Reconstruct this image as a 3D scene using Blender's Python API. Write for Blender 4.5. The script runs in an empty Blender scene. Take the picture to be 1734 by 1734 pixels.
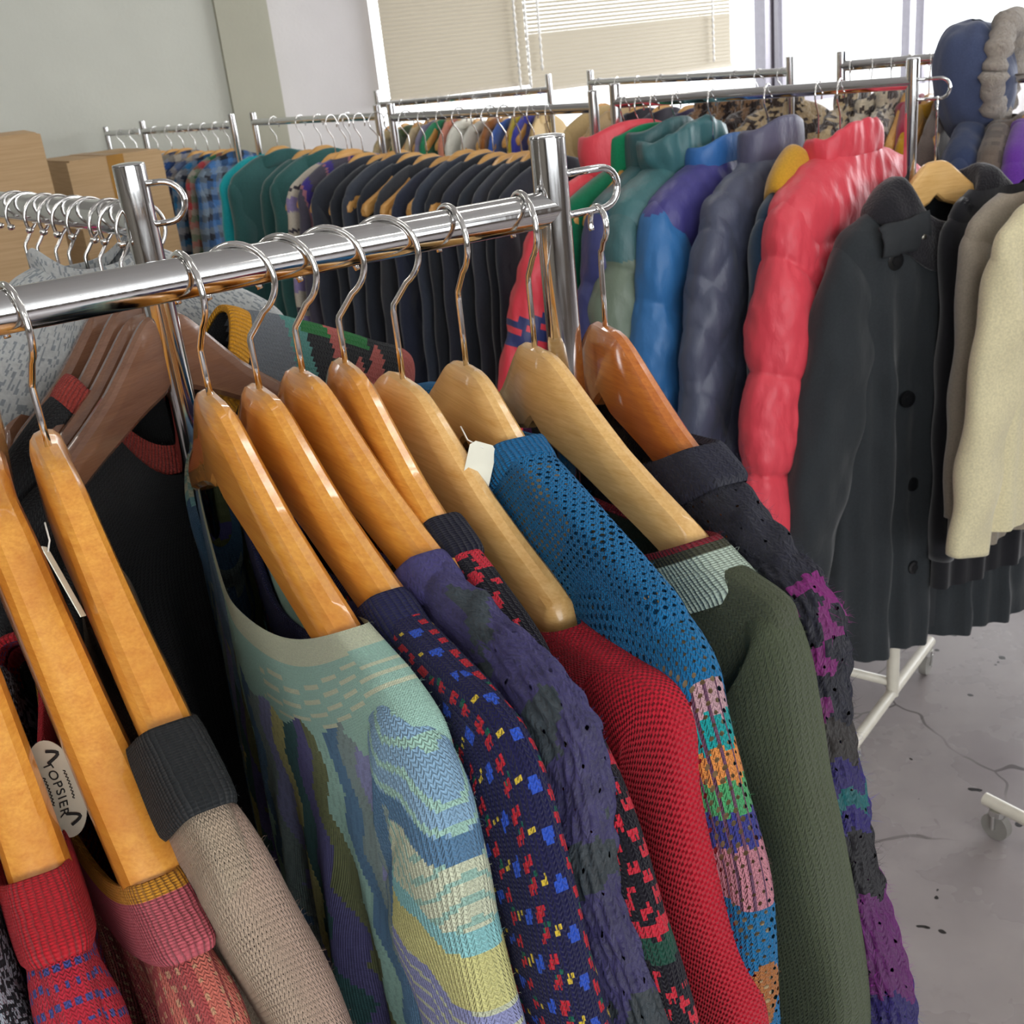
import bpy, math, random
from mathutils import Vector, Matrix, noise
import numpy as np
PI = math.pi
rnd = random.Random(7)
scn = bpy.context.scene
COL = scn.collection

# ------------------------------------------------------------------ camera
F = 1900.0; PITCH = math.radians(22.5); ROLL = math.radians(6.3); CH = 1.62
cam = bpy.data.cameras.new('camera'); camo = bpy.data.objects.new('camera', cam); COL.objects.link(camo)
cam.sensor_width = 36; cam.sensor_fit = 'HORIZONTAL'; cam.lens = 36 * F / 1734
CM = (Matrix.Rotation(PI / 2 - PITCH, 3, 'X') @ Matrix.Rotation(-ROLL, 3, 'Z'))
camo.matrix_world = Matrix.Translation((0, 0, CH)) @ CM.to_4x4()
cam.clip_start = 0.02; cam.clip_end = 200
cam.dof.use_dof = True; cam.dof.focus_distance = 0.80; cam.dof.aperture_fstop = 26
scn.camera = camo

# ------------------------------------------------------------------ world, exposure
w = bpy.data.worlds.new('world'); scn.world = w; w.use_nodes = True
w.node_tree.nodes['Background'].inputs[0].default_value = (0.93, 0.97, 1.0, 1)
w.node_tree.nodes['Background'].inputs[1].default_value = 2.2
vs = scn.view_settings; vs.view_transform = 'Standard'; vs.look = 'None'; vs.exposure = 0.32; vs.gamma = 1; vs.use_curve_mapping = False

E1A = math.radians(28.19)
e1 = Vector((math.cos(E1A), math.sin(E1A), 0)); e2 = Vector((-e1.y, e1.x, 0))

def area(name, loc, target, sx, sy, power, col=(1, 1, 1)):
    l = bpy.data.lights.new(name, 'AREA'); l.shape = 'RECTANGLE'; l.size = sx; l.size_y = sy; l.energy = power; l.color = col
    o = bpy.data.objects.new(name, l); COL.objects.link(o); o.location = loc
    o.rotation_euler = (Vector(target) - Vector(loc)).to_track_quat('-Z', 'Y').to_euler()
    return o
def W(u, v, z=0):            # room coordinates: u along the window wall, v towards it
    return e1 * u + e2 * v + Vector((0, 0, z))
# lamps added as daylight at unseen openings in the rear and right-hand walls
area('added_daylight', W(8.8, 3.2, 1.9), W(0, 3, 1.0), 5.0, 1.5, 260, (0.94, 0.97, 1.0))
area('added_daylight', W(-0.5, -3.9, 2.0), W(0, 2, 0.9), 6.0, 1.4, 110, (0.97, 0.98, 1.0))

# ------------------------------------------------------------------ helpers
def lin(c):
    return tuple((x / 12.92 if x <= 0.04045 else ((x + 0.055) / 1.055) ** 2.4) for x in c)
def hx(s):
    return lin(tuple(int(s[i:i + 2], 16) / 255 for i in (0, 2, 4)))
def at(x, y, z=None, Y=None, d=None):     # a place of the room from where it is seen: by height z, by distance Y or by depth d
    r = CM @ Vector(((x - 867) / F, -(y - 867) / F, -1.0))
    o = Vector((0, 0, CH))
    if z is not None: return o + r * ((z - CH) / r.z)
    if Y is not None: return o + r * (Y / r.y)
    return o + r * d
def tag(o, label=None, cat=None, group=None, kind=None):
    if label: o['label'] = label
    if cat: o['category'] = cat
    if group: o['group'] = group
    if kind: o['kind'] = kind
    return o
def empty(name, loc, rz=0.0, label=None, cat=None, group=None):
    o = bpy.data.objects.new(name, None); COL.objects.link(o); o.empty_display_size = .05
    o.location = loc; o.rotation_euler = (0, 0, rz)
    return tag(o, label, cat, group)
def mobj(name, verts, faces, mat, parent=None, smooth=True, uv=None, fcol=None, sharp=None):
    me = bpy.data.meshes.new(name); me.from_pydata([tuple(v) for v in verts], [], faces)
    me.validate(clean_customdata=False)
    n = len(me.polygons)
    if smooth: me.polygons.foreach_set('use_smooth', [True] * n)
    li = np.empty(len(me.loops), dtype=np.int32); me.loops.foreach_get('vertex_index', li)
    if uv is not None:
        l = me.uv_layers.new(name='UVMap')
        l.data.foreach_set('uv', np.asarray(uv, dtype=np.float32).reshape(-1))
    if fcol is not None:
        a = me.color_attributes.new('Col', 'FLOAT_COLOR', 'CORNER')
        c = np.ones((len(li), 4), dtype=np.float32); c[:, :3] = np.asarray(fcol, dtype=np.float32)
        a.data.foreach_set('color', c.reshape(-1))
    if mat is not None: me.materials.append(mat)
    o = bpy.data.objects.new(name, me); COL.objects.link(o)
    if parent is not None: o.parent = parent
    return o
def boxv(x0, x1, y0, y1, z0, z1):
    v = [(x, y, z) for z in (z0, z1) for y in (y0, y1) for x in (x0, x1)]
    f = [(0, 2, 3, 1), (4, 5, 7, 6), (0, 1, 5, 4), (2, 6, 7, 3), (0, 4, 6, 2), (1, 3, 7, 5)]
    return v, f
class MB:
    def __init__(s): s.v = []; s.f = []
    def add(s, v, f):
        b = len(s.v); s.v += [tuple(p) for p in v]; s.f += [tuple(i + b for i in q) for q in f]; return s
    def box(s, x0, x1, y0, y1, z0, z1, M=None):
        v, f = boxv(x0, x1, y0, y1, z0, z1)
        if M: v = [M @ Vector(p) for p in v]
        return s.add(v, f)
    def tube(s, pts, r, n=12, cap=True):
        pts = [Vector(p) for p in pts]; m = len(pts); rr = r if isinstance(r, (list, tuple)) else [r] * m
        up = None; rings = []
        for i, p in enumerate(pts):
            t = (pts[min(i + 1, m - 1)] - pts[max(i - 1, 0)]).normalized()
            if up is None: up = t.orthogonal().normalized()
            up = (up - t * up.dot(t)).normalized(); b = t.cross(up)
            rings.append([p + (up * math.cos(2 * PI * k / n) + b * math.sin(2 * PI * k / n)) * rr[i] for k in range(n)])
        v = [q for g in rings for q in g]; f = []
        for i in range(m - 1):
            for k in range(n):
                f.append((i * n + k, i * n + (k + 1) % n, (i + 1) * n + (k + 1) % n, (i + 1) * n + k))
        if cap: f.append(tuple(range(n - 1, -1, -1))); f.append(tuple((m - 1) * n + k for k in range(n)))
        return s.add(v, f)
    def build(s, name, mat, parent=None, smooth=False, **k):
        return mobj(name, s.v, s.f, mat, parent, smooth, **k)
def autosmooth(o, ang=40):
    me = o.data; me.polygons.foreach_set('use_smooth', [True] * len(me.polygons))
    me.set_sharp_from_angle(angle=math.radians(ang)); return o
def crv(pts, n):             # Catmull-Rom through any-dimensional points
    P = np.array(pts, dtype=float); m = len(P)
    if m == 2: return P[0] + (P[1] - P[0]) * np.linspace(0, 1, n)[:, None]
    d = np.r_[0, np.cumsum(np.linalg.norm(np.diff(P[:, :2], axis=0), axis=1) + 1e-6)]; t = np.linspace(0, d[-1], n); out = []
    for x in t:
        i = min(max(np.searchsorted(d, x) - 1, 0), m - 2); h = d[i + 1] - d[i]; s = (x - d[i]) / h
        m0 = (P[i + 1] - P[i - 1]) / (d[i + 1] - d[i - 1]) * h if i > 0 else (P[1] - P[0])
        m1 = (P[i + 2] - P[i]) / (d[i + 2] - d[i]) * h if i < m - 2 else (P[-1] - P[-2])
        out.append((2 * s**3 - 3 * s**2 + 1) * P[i] + (s**3 - 2 * s**2 + s) * m0 + (-2 * s**3 + 3 * s**2) * P[i + 1] + (s**3 - s**2) * m1)
    return np.array(out)

# ------------------------------------------------------------------ node materials
class NT:
    def __init__(s, name):
        s.m = bpy.data.materials.new(name); s.m.use_nodes = True; s.t = s.m.node_tree; s.n = s.t.nodes; s.l = s.t.links
        s.b = s.n['Principled BSDF']; s.out = s.n['Material Output']
    def node(s, typ, **k):
        n = s.n.new(typ)
        for a, b in k.items(): setattr(n, a, b)
        return n
    def put(s, sock, v):
        if isinstance(v, bpy.types.NodeSocket): s.l.new(v, sock)
        elif isinstance(v, (tuple, list)) and len(v) == 3 and sock.type == 'RGBA': sock.default_value = (*v, 1)
        else: sock.default_value = v
    def math(s, op, a, b=0.0, c=0.0):
        n = s.node('ShaderNodeMath', operation=op)
        for i, v in enumerate((a, b, c)): s.put(n.inputs[i], v)
        return n.outputs[0]
    def mix(s, f, a, b, mode='MIX'):
        n = s.node('ShaderNodeMix', data_type='RGBA', blend_type=mode)
        s.put(n.inputs[0], f); s.put(n.inputs[6], a); s.put(n.inputs[7], b); return n.outputs[2]
    def noise(s, vec, scale, detail=3, rough=.5, out=0):
        n = s.node('ShaderNodeTexNoise'); s.put(n.inputs['Vector'], vec) if vec is not None else None
        n.inputs['Scale'].default_value = scale; n.inputs['Detail'].default_value = detail; n.inputs['Roughness'].default_value = rough
        return n.outputs[out]
    def co(s, which='Object'): return s.node('ShaderNodeTexCoord').outputs[which]
    def mapping(s, vec, scale=(1, 1, 1), rot=(0, 0, 0)):
        n = s.node('ShaderNodeMapping'); s.put(n.inputs['Vector'], vec); n.inputs['Scale'].default_value = scale; n.inputs['Rotation'].default_value = rot
        return n.outputs[0]
    def ramp(s, fac, stops):
        n = s.node('ShaderNodeValToRGB'); s.put(n.inputs[0], fac); e = n.color_ramp.elements
        while len(e) < len(stops): e.new(.5)
        for i, (p, c) in enumerate(stops): e[i].position = p; e[i].color = (*c, 1) if len(c) == 3 else c
        return n.outputs[0]
    def rng(s, v, a, b, c, d):
        n = s.node('ShaderNodeMapRange'); s.put(n.inputs[0], v)
        for i, x in enumerate((a, b, c, d)): n.inputs[i + 1].default_value = x
        return n.outputs[0]
    def bump(s, h, dist, strength=1.0):
        n = s.node('ShaderNodeBump'); s.put(n.inputs['Height'], h); n.inputs['Distance'].default_value = dist; n.inputs['Strength'].default_value = strength
        s.l.new(n.outputs[0], s.b.inputs['Normal'])
    def set(s, **k):
        for a, v in k.items(): s.put(s.b.inputs[a.replace('_', ' ')], v)
        return s.m
def plain(name, col, rough=.6, metal=0.0, nz=0.06, nsc=30, **k):
    t = NT(name); n = t.noise(t.co(), nsc, 3)
    c = t.mix(t.rng(n, .3, .7, 0, 1), tuple(x * (1 - nz) for x in col), tuple(min(1, x * (1 + nz)) for x in col))
    return t.set(Base_Color=c, Roughness=rough, Metallic=metal, **k)
def m_chrome():
    t = NT('chrome'); v = t.co(); n = t.noise(t.mapping(v, (40, 40, 3)), 6, 4)
    r = t.rng(n, .3, .75, .06, .16)
    return t.set(Base_Color=(.70, .70, .70), Metallic=1.0, Roughness=r)
CHROME = m_chrome()
WIRE = NT('polished_wire').set(Base_Color=(.80, .79, .77), Metallic=1.0, Roughness=.12)
def m_wood(name, c0, c1, coat=1.0, rough=.3, red=None, gr=1.0):
    t = NT(name); v = t.co()
    oi = t.node('ShaderNodeObjectInfo').outputs['Random']
    vv = t.node('ShaderNodeVectorMath', operation='ADD'); t.put(vv.inputs[0], v)
    cb = t.node('ShaderNodeCombineXYZ'); t.put(cb.inputs[0], t.math('MULTIPLY', oi, 3.0)); t.put(cb.inputs[2], t.math('MULTIPLY', oi, 5.0)); t.l.new(cb.outputs[0], vv.inputs[1])
    m = t.mapping(vv.outputs[0], (2.2, 30, 60), (0, math.radians(26), 0))
    g = t.noise(m, 3.2 * gr, 6, .65); g2 = t.noise(t.mapping(vv.outputs[0], (6, 160, 300), (0, math.radians(26), 0)), 2.5, 3)
    f = t.math('ADD', t.rng(g, .3, .72, 0, .8), t.rng(g2, .35, .65, -.15, .25))
    c = t.mix(f, c0, c1)
    if red: c = t.mix(t.rng(t.noise(t.mapping(vv.outputs[0], (1, 2, 3)), 6, 3), .48, .7, 0, .45), c, red)
    t.bump(g2, .0006, .25)
    return t.set(Base_Color=c, Roughness=rough, Coat_Weight=coat, Coat_Roughness=.07)
WOOD_A = m_wood('amber_varnished_wood', hx('E6A445'), hx('CB812C'), 1.0, .33, hx('BC6B22'))
WOOD_L = m_wood('pale_varnished_wood', hx('E6BC7A'), hx('CF9C55'), .45, .42)
WOOD_T = m_wood('tan_wood', hx('D9A860'), hx('C38B45'), .2, .5)
WOOD_B = m_wood('brown_plastic_wood', hx('7E5A44'), hx('6A4835'), 1.0, .22, None, .4)
WOOD_R = m_wood('reddish_wood', hx('C9782E'), hx('A9571B'), 1.0, .3, hx('8A3F12'))
def m_knit(name, su=.4, sv=.3, bump=1.0, hole=0.0, fuzz=.0, style='v', sheen=.08, hs=(1.0, 1.0)):
    """colour from the knitted pattern 'Col'; stitches of su x sv centimetres in the UV map"""
    t = NT(name); uv = t.node('ShaderNodeUVMap'); sp = t.node('ShaderNodeSeparateXYZ'); t.l.new(uv.outputs[0], sp.inputs[0])
    U, V = sp.outputs[0], sp.outputs[1]
    wob = t.noise(uv.outputs[0], .9, 2)
    U = t.math('ADD', U, t.rng(wob, .3, .7, -.12 * su, .12 * su))
    x = t.math('FRACT', t.math('DIVIDE', U, su)); ax = t.math('ABSOLUTE', t.math('SUBTRACT', x, .5))
    col_h = t.math('POWER', t.math('SINE', t.math('MULTIPLY', x, PI)), .6)
    if style == 'v': y = t.math('ADD', t.math('DIVIDE', V, sv), t.math('MULTIPLY', ax, 1.5))
    elif style == 'rib': y = t.math('DIVIDE', V, sv)
    else: y = t.math('ADD', t.math('DIVIDE', V, sv), t.math('MULTIPLY', t.math('GREATER_THAN', x, .5), .5))
    yy = t.math('COSINE', t.math('MULTIPLY', y, 2 * PI))
    if style == 'rib': h = t.math('ADD', t.math('MULTIPLY', col_h, .85), t.math('MULTIPLY', yy, .12))
    elif style == 'garter': h = t.math('MULTIPLY', t.math('ADD', t.math('MULTIPLY', yy, .5), .5), t.math('ADD', t.math('MULTIPLY', col_h, .5), .5))
    else: h = t.math('MULTIPLY', col_h, t.math('ADD', t.math('MULTIPLY', yy, .32), .68))
    fz = t.noise(uv.outputs[0], 9, 4, .7)
    h2 = t.math('ADD', h, t.math('MULTIPLY', fz, .35 + fuzz))
    t.bump(h2, .0022 * bump * (su / .4), 1.0)
    at_ = t.node('ShaderNodeAttribute'); at_.attribute_name = 'Col'
    yr = t.noise(uv.outputs[0], 5, 4, .7)
    c = t.mix(1.0, at_.outputs['Color'], t.ramp(yr, [(.25, (.78,) * 3), (.75, (1.15,) * 3)]), 'MULTIPLY')
    t.set(Base_Color=c, Roughness=.92, Sheen_Weight=sheen, Sheen_Roughness=.5, Specular_IOR_Level=.15)
    if hole > 0:
        hx_ = t.math('FRACT', t.math('DIVIDE', U, su * 2 * hs[0])); rowi = t.math('FLOOR', t.math('DIVIDE', V, sv * 2 * hs[1]))
        sh = t.math('MULTIPLY', t.math('MODULO', rowi, 2), .5)
        hx2 = t.math('SUBTRACT', t.math('FRACT', t.math('ADD', hx_, sh)), .5); hy = t.math('SUBTRACT', t.math('FRACT', t.math('DIVIDE', V, sv * 2 * hs[1])), .5)
        r2 = t.math('ADD', t.math('POWER', t.math('ABSOLUTE', hx2), 2), t.math('POWER', t.math('ABSOLUTE', hy), 2))
        big = t.rng(t.noise(uv.outputs[0], .35, 2), .35, .65, hole * .5, hole * 1.3)
        mask = t.math('LESS_THAN', r2, t.math('POWER', big, 2))
        al = t.math('SUBTRACT', 1.0, mask); t.l.new(al, t.b.inputs['Alpha'])
    return t.m
K_FINE = m_knit('fine_knit', .22, .17, .9)
K_MED = m_knit('medium_knit', .36, .28, 1.1)
K_RIB = m_knit('rib_knit', .42, .22, 1.7, style='rib')
K_CHUNK = m_knit('chunky_knit', .62, .5, 2.6, fuzz=.9, sheen=.12)
K_HOLE = m_knit('openwork_knit', .33, .30, 1.4, hole=.24)
K_HOLE2 = m_knit('mohair_knit', .6, .5, 2.4, hole=.07, fuzz=1.1, sheen=.12, hs=(1.5, 1.8))
K_GART = m_knit('garter_knit', .4, .42, 1.5, style='garter')
K_FUZZ = m_knit('fuzzy_knit', .5, .36, 1.1, fuzz=1.2, sheen=.12)
K_OPEN = m_knit('net_knit', .26, .36, 1.3, hole=.12, hs=(.5, .5))
def m_cloth(name, rough=.9, wrinkle=.004, sc=9, sheen=.25, spec=.2, coat=0.0, weave=True):
    t = NT(name); v = t.co(); at_ = t.node('ShaderNodeAttribute'); at_.attribute_name = 'Col'
    n1 = t.noise(t.mapping(v, (1, 1, .45)), sc, 4, .55); n2 = t.noise(v, 260, 2)
    c = t.mix(1.0, at_.outputs['Color'], t.ramp(n2, [(.3, (.88,) * 3), (.7, (1.1,) * 3)]), 'MULTIPLY') if weave else at_.outputs['Color']
    t.bump(n1, wrinkle, .8)
    return t.set(Base_Color=c, Roughness=rough, Sheen_Weight=sheen, Specular_IOR_Level=spec, Coat_Weight=coat, Coat_Roughness=.3)
C_WOOL = m_cloth('wool_cloth', .95, .006, 8, .4, .1)
C_NYLON = m_cloth('nylon_shell', .48, .007, 22, .1, .5, 0, False)
C_COTTON = m_cloth('cotton_cloth', .85, .008, 10)
C_FUR = m_cloth('fur_cloth', 1.0, .03, 38, .6, .1)

# ------------------------------------------------------------------ lofts for garments (local frame: x along the hanger, y across it, z up; centimetres)
def loft(name, L, mat, parent, colf=None, tf=None, res_uv=1.0, capend=False, disp=None):
    """L: array m x n x 3 of closed loops"""
    L = np.asarray(L, dtype=float); m, n, _ = L.shape
    if disp is not None:
        du = np.roll(L, -1, 1) - np.roll(L, 1, 1); dv = np.gradient(L, axis=0); N = np.cross(du, dv)
        N /= (np.linalg.norm(N, axis=2, keepdims=True) + 1e-9)
        cen = L.mean(axis=1, keepdims=True); sg = np.sign(((L - cen) * N).sum(axis=2).mean()) or 1
        L = L + N * sg * disp(L)[..., None]
    per = np.linalg.norm(np.roll(L, -1, 1) - L, axis=2).sum(axis=1).mean()
    vv = np.vstack([np.zeros((1, n)), np.cumsum(np.linalg.norm(np.diff(L, axis=0), axis=2), axis=0)])
    vv = vv * .5 + vv.mean(axis=1, keepdims=True) * .5
    P = L.reshape(-1, 3)
    if tf is not None: P = tf(P)
    i = np.arange(m - 1)[:, None]; j = np.arange(n)[None, :]; j2 = (j + 1) % n
    f = np.stack([i * n + j, i * n + j2, (i + 1) * n + j2, (i + 1) * n + j], axis=2).reshape(-1, 4)
    sg_ = np.linalg.norm(np.roll(L, -1, 1) - L, axis=2).mean(axis=0); cu_ = np.r_[0, np.cumsum(sg_)]; per = cu_[-1]
    uj = cu_[j] + 0 * i; uj2 = cu_[j + 1] + 0 * i
    uv = np.stack([np.stack([uj, vv[:-1]], 2), np.stack([uj2, vv[:-1][:, j2[0]]], 2), np.stack([uj2, vv[1:][:, j2[0]]], 2), np.stack([uj, vv[1:]], 2)], axis=2).reshape(-1, 2)
    faces = f.tolist(); fc = None
    if colf is not None:
        cu = (uj + uj2) / 2; cv = (vv[:-1] + vv[1:]) / 2; cp = (L[:-1] + np.roll(L, -1, 1)[1:]) / 2
        c = np.asarray(colf(cu.ravel(), cv.ravel(), cp.reshape(-1, 3), per))
        if c.ndim == 1: c = np.tile(c, (len(f), 1))
        fc = np.repeat(c, 4, axis=0)
    if capend:
        faces.append(list(range((m - 1) * n, m * n))); uv = np.vstack([uv, np.zeros((n, 2))])
        if fc is not None: fc = np.vstack([fc, np.tile(fc[-1], (n, 1))])
    return mobj(name, P / 100.0, faces, mat, parent, True, uv, fc)
def sup(th, m):
    c, s = np.cos(th), np.sin(th); e = 2 / m
    return np.sign(c) * np.abs(c) ** e, np.sign(s) * np.abs(s) ** e
def supu(n, m, W_=25.0, T_=2.2):
    t = np.linspace(-PI, PI, 4001); c, s = sup(t, m); d = np.r_[0, np.cumsum(np.hypot(np.diff(c * W_), np.diff(s * T_)))]
    tt = np.interp(np.linspace(0, d[-1], n, endpoint=False), d, t); return sup(tt, m)
def body_loops(rows, n=160, k=120, m=3.0, q=2.6, fold=0.5, seed=0, foldk=.55):
    """rows: (W, z at the ends, z mid front(-y), z mid back(+y), T)"""
    R = crv(rows, k); c, s = supu(n, m, rows[2][0], rows[2][4]); out = []
    rs = np.random.RandomState(seed); ph = rs.rand(6) * 6.28
    for i, (Wd, ze, zf, zb, T) in enumerate(R):
        a = Wd * c; y = T * s; b = (s + 1) / 2; zm = zf + (zb - zf) * b
        z = zm + (ze - zm) * np.abs(c) ** q
        g = min(1, max(0, (ze + 24) / -25.0)); fo = fold * g * (np.sin(a * foldk + ph[0] + ze * .015) + .6 * np.sin(a * foldk * 2.1 + ph[1]) + .4 * np.sin(a * foldk * .43 + ph[2]))
        out.append(np.stack([a, y + fo * (1 - np.abs(c) ** 6), z], 1))
    return np.array(out)
def sleeve_loops(rows, n=90, k=120, m=2.3, fold=.25, seed=0, y0=0.0):
    """rows: (Pa,Pz,Qa,Qz,T[,y])"""
    rows = [tuple(r) + ((y0,) if len(r) == 5 else ()) for r in rows]
    R = crv(rows, k); th = np.linspace(-PI, PI, n, endpoint=False); c, s = sup(th, m); out = []
    rs = np.random.RandomState(seed + 50); ph = rs.rand(6) * 6.28; ln = 0
    for i, (pa, pz, qa, qz, T, y) in enumerate(R):
        if i: ln += math.hypot(pa - R[i - 1][0], pz - R[i - 1][1])
        ca, cz = (pa + qa) / 2, (pz + qz) / 2; da, dz = (pa - qa) / 2, (pz - qz) / 2
        f = fold * (np.sin(ln * .35 + 2 * th + ph[0]) + .7 * np.sin(ln * .17 - 3 * th + ph[1]))
        r = 1 + f * .06
        out.append(np.stack([ca + da * c * r, y + (T + f * .6) * s, cz + dz * c * r], 1))
    return np.array(out)
def bowtf(b):
    def f(P):
        P = P.copy(); a = P[:, 0]; P[:, 1] += b * (np.sqrt(a * a + 4) - 2); P[:, 0] = a * math.cos(math.atan(b)); return P
    return f
def mir(L):
    L = np.array(L); L[:, :, 0] *= -1; return L[:, ::-1]
def stripes(z, edges, cols):
    idx = np.searchsorted(np.asarray(edges), z); return np.asarray(cols)[idx]
def hsh(a, b, s=0): return np.modf(np.abs(np.sin(a * 127.1 + b * 311.7 + s * 74.7) * 43758.5453))[0]
def vnoise(x, y, s=0):
    xi, yi = np.floor(x), np.floor(y); fx, fy = x - xi, y - yi; fx = fx * fx * (3 - 2 * fx); fy = fy * fy * (3 - 2 * fy)
    return (hsh(xi, yi, s) * (1 - fx) + hsh(xi + 1, yi, s) * fx) * (1 - fy) + (hsh(xi, yi + 1, s) * (1 - fx) + hsh(xi + 1, yi + 1, s) * fx) * fy

# ------------------------------------------------------------------ hanger
UX = [0, 2, 3.2, 4.2, 5.2, 6.6, 9, 12, 16, 20, 21.6, 22.3]
UZ = [0, -.08, -.35, -.85, -1.5, -2.5, -4.2, -6.2, -8.3, -10.2, -11.1, -12.5]
LXX = [0, .6, 2.2, 3.2, 5, 8, 12, 16, 20, 21.6, 22.3]
LZ = [-6.6, -6.9, -8.0, -8.3, -8.8, -9.7, -11.1, -12.5, -14.1, -14.7, -14.2]
def wood_mesh(name, mat, parent, z0, bow=.249, th=1.15, half=22.3, hi=True, flat=False, tilt=0, flare=1.25):
    xs = np.concatenate([np.linspace(0, 4, 13), np.linspace(4.8, 20, 20), np.linspace(20.5, 22.3, 8)]) if hi else np.array([0, 1, 2, 3, 4.5, 8, 12, 16, 20, 21.5, 22.3])
    xs = np.concatenate([-xs[:0:-1], xs]); sc = half / 22.3; rings = []
    for x in xs:
        ax = abs(x); u = np.interp(ax, UX, UZ); l = np.interp(ax, LXX, LZ)
        t = th * (1.0 + .0 * ax) * np.interp(ax, [0, 6, 16, 21.3, 22.3], [1.0, 1.05, flare, flare * 1.04, flare * .72])
        h = u - l; ch = min(1.7, h * .4); cl = min(.5, h * .15)
        if flat: t = th * .8; ch = .5
        sec = [(-t, l + cl), (-t, u - ch - .25), (-t * .97, u - ch), (-t * .80, u - ch * .42), (-t * .5, u - ch * .12), (0, u), (t * .5, u - ch * .12), (t * .80, u - ch * .42), (t * .97, u - ch), (t, u - ch - .25), (t, l + cl), (t * .7, l), (0, l - .1), (-t * .7, l)]
        yb = bow * (math.sqrt(x * x + 4) - 2)
        rings.append([(x * sc * math.cos(math.atan(bow)), y + yb * sc, z0 + z) for y, z in sec])
    R = np.array(rings); m, n, _ = R.shape; f = []
    for i in range(m - 1):
        for k in range(n): f.append((i * n + k, (i + 1) * n + k, (i + 1) * n + (k + 1) % n, i * n + (k + 1) % n))
    f.append(tuple(range(n))); f.append(tuple((m - 1) * n + k for k in range(n - 1, -1, -1)))
    P = R.reshape(-1, 3)
    if tilt:
        c, s = math.cos(math.radians(tilt)), math.sin(math.radians(tilt)); zc = z0
        P = np.stack([P[:, 0] * c + (P[:, 2] - zc) * s, P[:, 1], zc - P[:, 0] * s + (P[:, 2] - zc) * c], 1)
    o = mobj(name, P / 100, f, mat, parent); autosmooth(o, 28); return o
def hook_pts(zb, rot=0, small=False, n=30, side=1, R=2.75, top=1.72):
    zc = top - R; pts = [(0, zb), (0, zb + (zc - R * 1.55 - zb) * .5), (0, min(zc - R * 1.6, zb + 6))]
    pts.append((.12, zc - R * 1.47)); pts.append((.5, zc - R * 1.3))
    a0 = math.radians(-58)
    for i in range(n + 1):
        a = a0 + (math.radians(205) - a0) * i / n; pts.append((R * math.cos(a), zc + R * math.sin(a)))
    c, s = math.cos(rot), math.sin(rot)
    return [(x * c * side / 100, x * s * side / 100, z / 100) for x, z in pts]
def hanger(loc, rz, z0, mat, label, group, hookrot=0.0, tilt=0, th=1.15, hi=True, name='clothes_hanger', bow=.249, half=22.3, side=1, ball=False, R=2.75, ww=.25, flat=False, top=1.72, bar=False, flare=1.25):
    r = empty(name, loc, rz, label, 'hanger', group)
    wood_mesh('hanger_body', mat, r, z0, bow, th, half, hi, flat, tilt, flare)
    m = MB(); pts = hook_pts(z0 - .6, hookrot, n=(30 if hi else 12), side=side, R=R, top=top); m.tube(pts, ww / 100, 12 if hi else 6)
    h = m.build('hook', WIRE, r, True)
    if ball:
        e = Vector(pts[-1]); bb = MB(); bb.tube([e + Vector((0, 0, d)) for d in (.003, .002, 0, -.003, -.004)], [.0010, .0038, .0046, .0036, .0008], 12); bb.build('hook_tip', WIRE, h, True)
    if bar:
        b = MB(); b.tube([(-.15, 0, (z0 - 13) / 100), (.15, 0, (z0 - 13) / 100)], .005, 10); b.build('trouser_bar', mat, r, True)
    return r
def proj(p):
    q = CM.transposed() @ (Vector(p) - Vector((0, 0, CH))); return 867 + F * q.x / -q.z, 867 - F * q.y / -q.z, -q.z
def on_line(A, B, px):
    lo, hi = -.6, 1.6; s = 1 if proj(B)[0] > proj(A)[0] else -1
    for _ in range(50):
        m = (lo + hi) / 2
        if (proj(A + (B - A) * m)[0] - px) * s < 0: lo = m
        else: hi = m
    return A + (B - A) * lo
def wallpt(x, y, v):
    r = CM @ Vector(((x - 867) / F, -(y - 867) / F, -1.0)); o = Vector((0, 0, CH)); return o + r * ((v - o.dot(e2)) / r.dot(e2))

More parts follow.
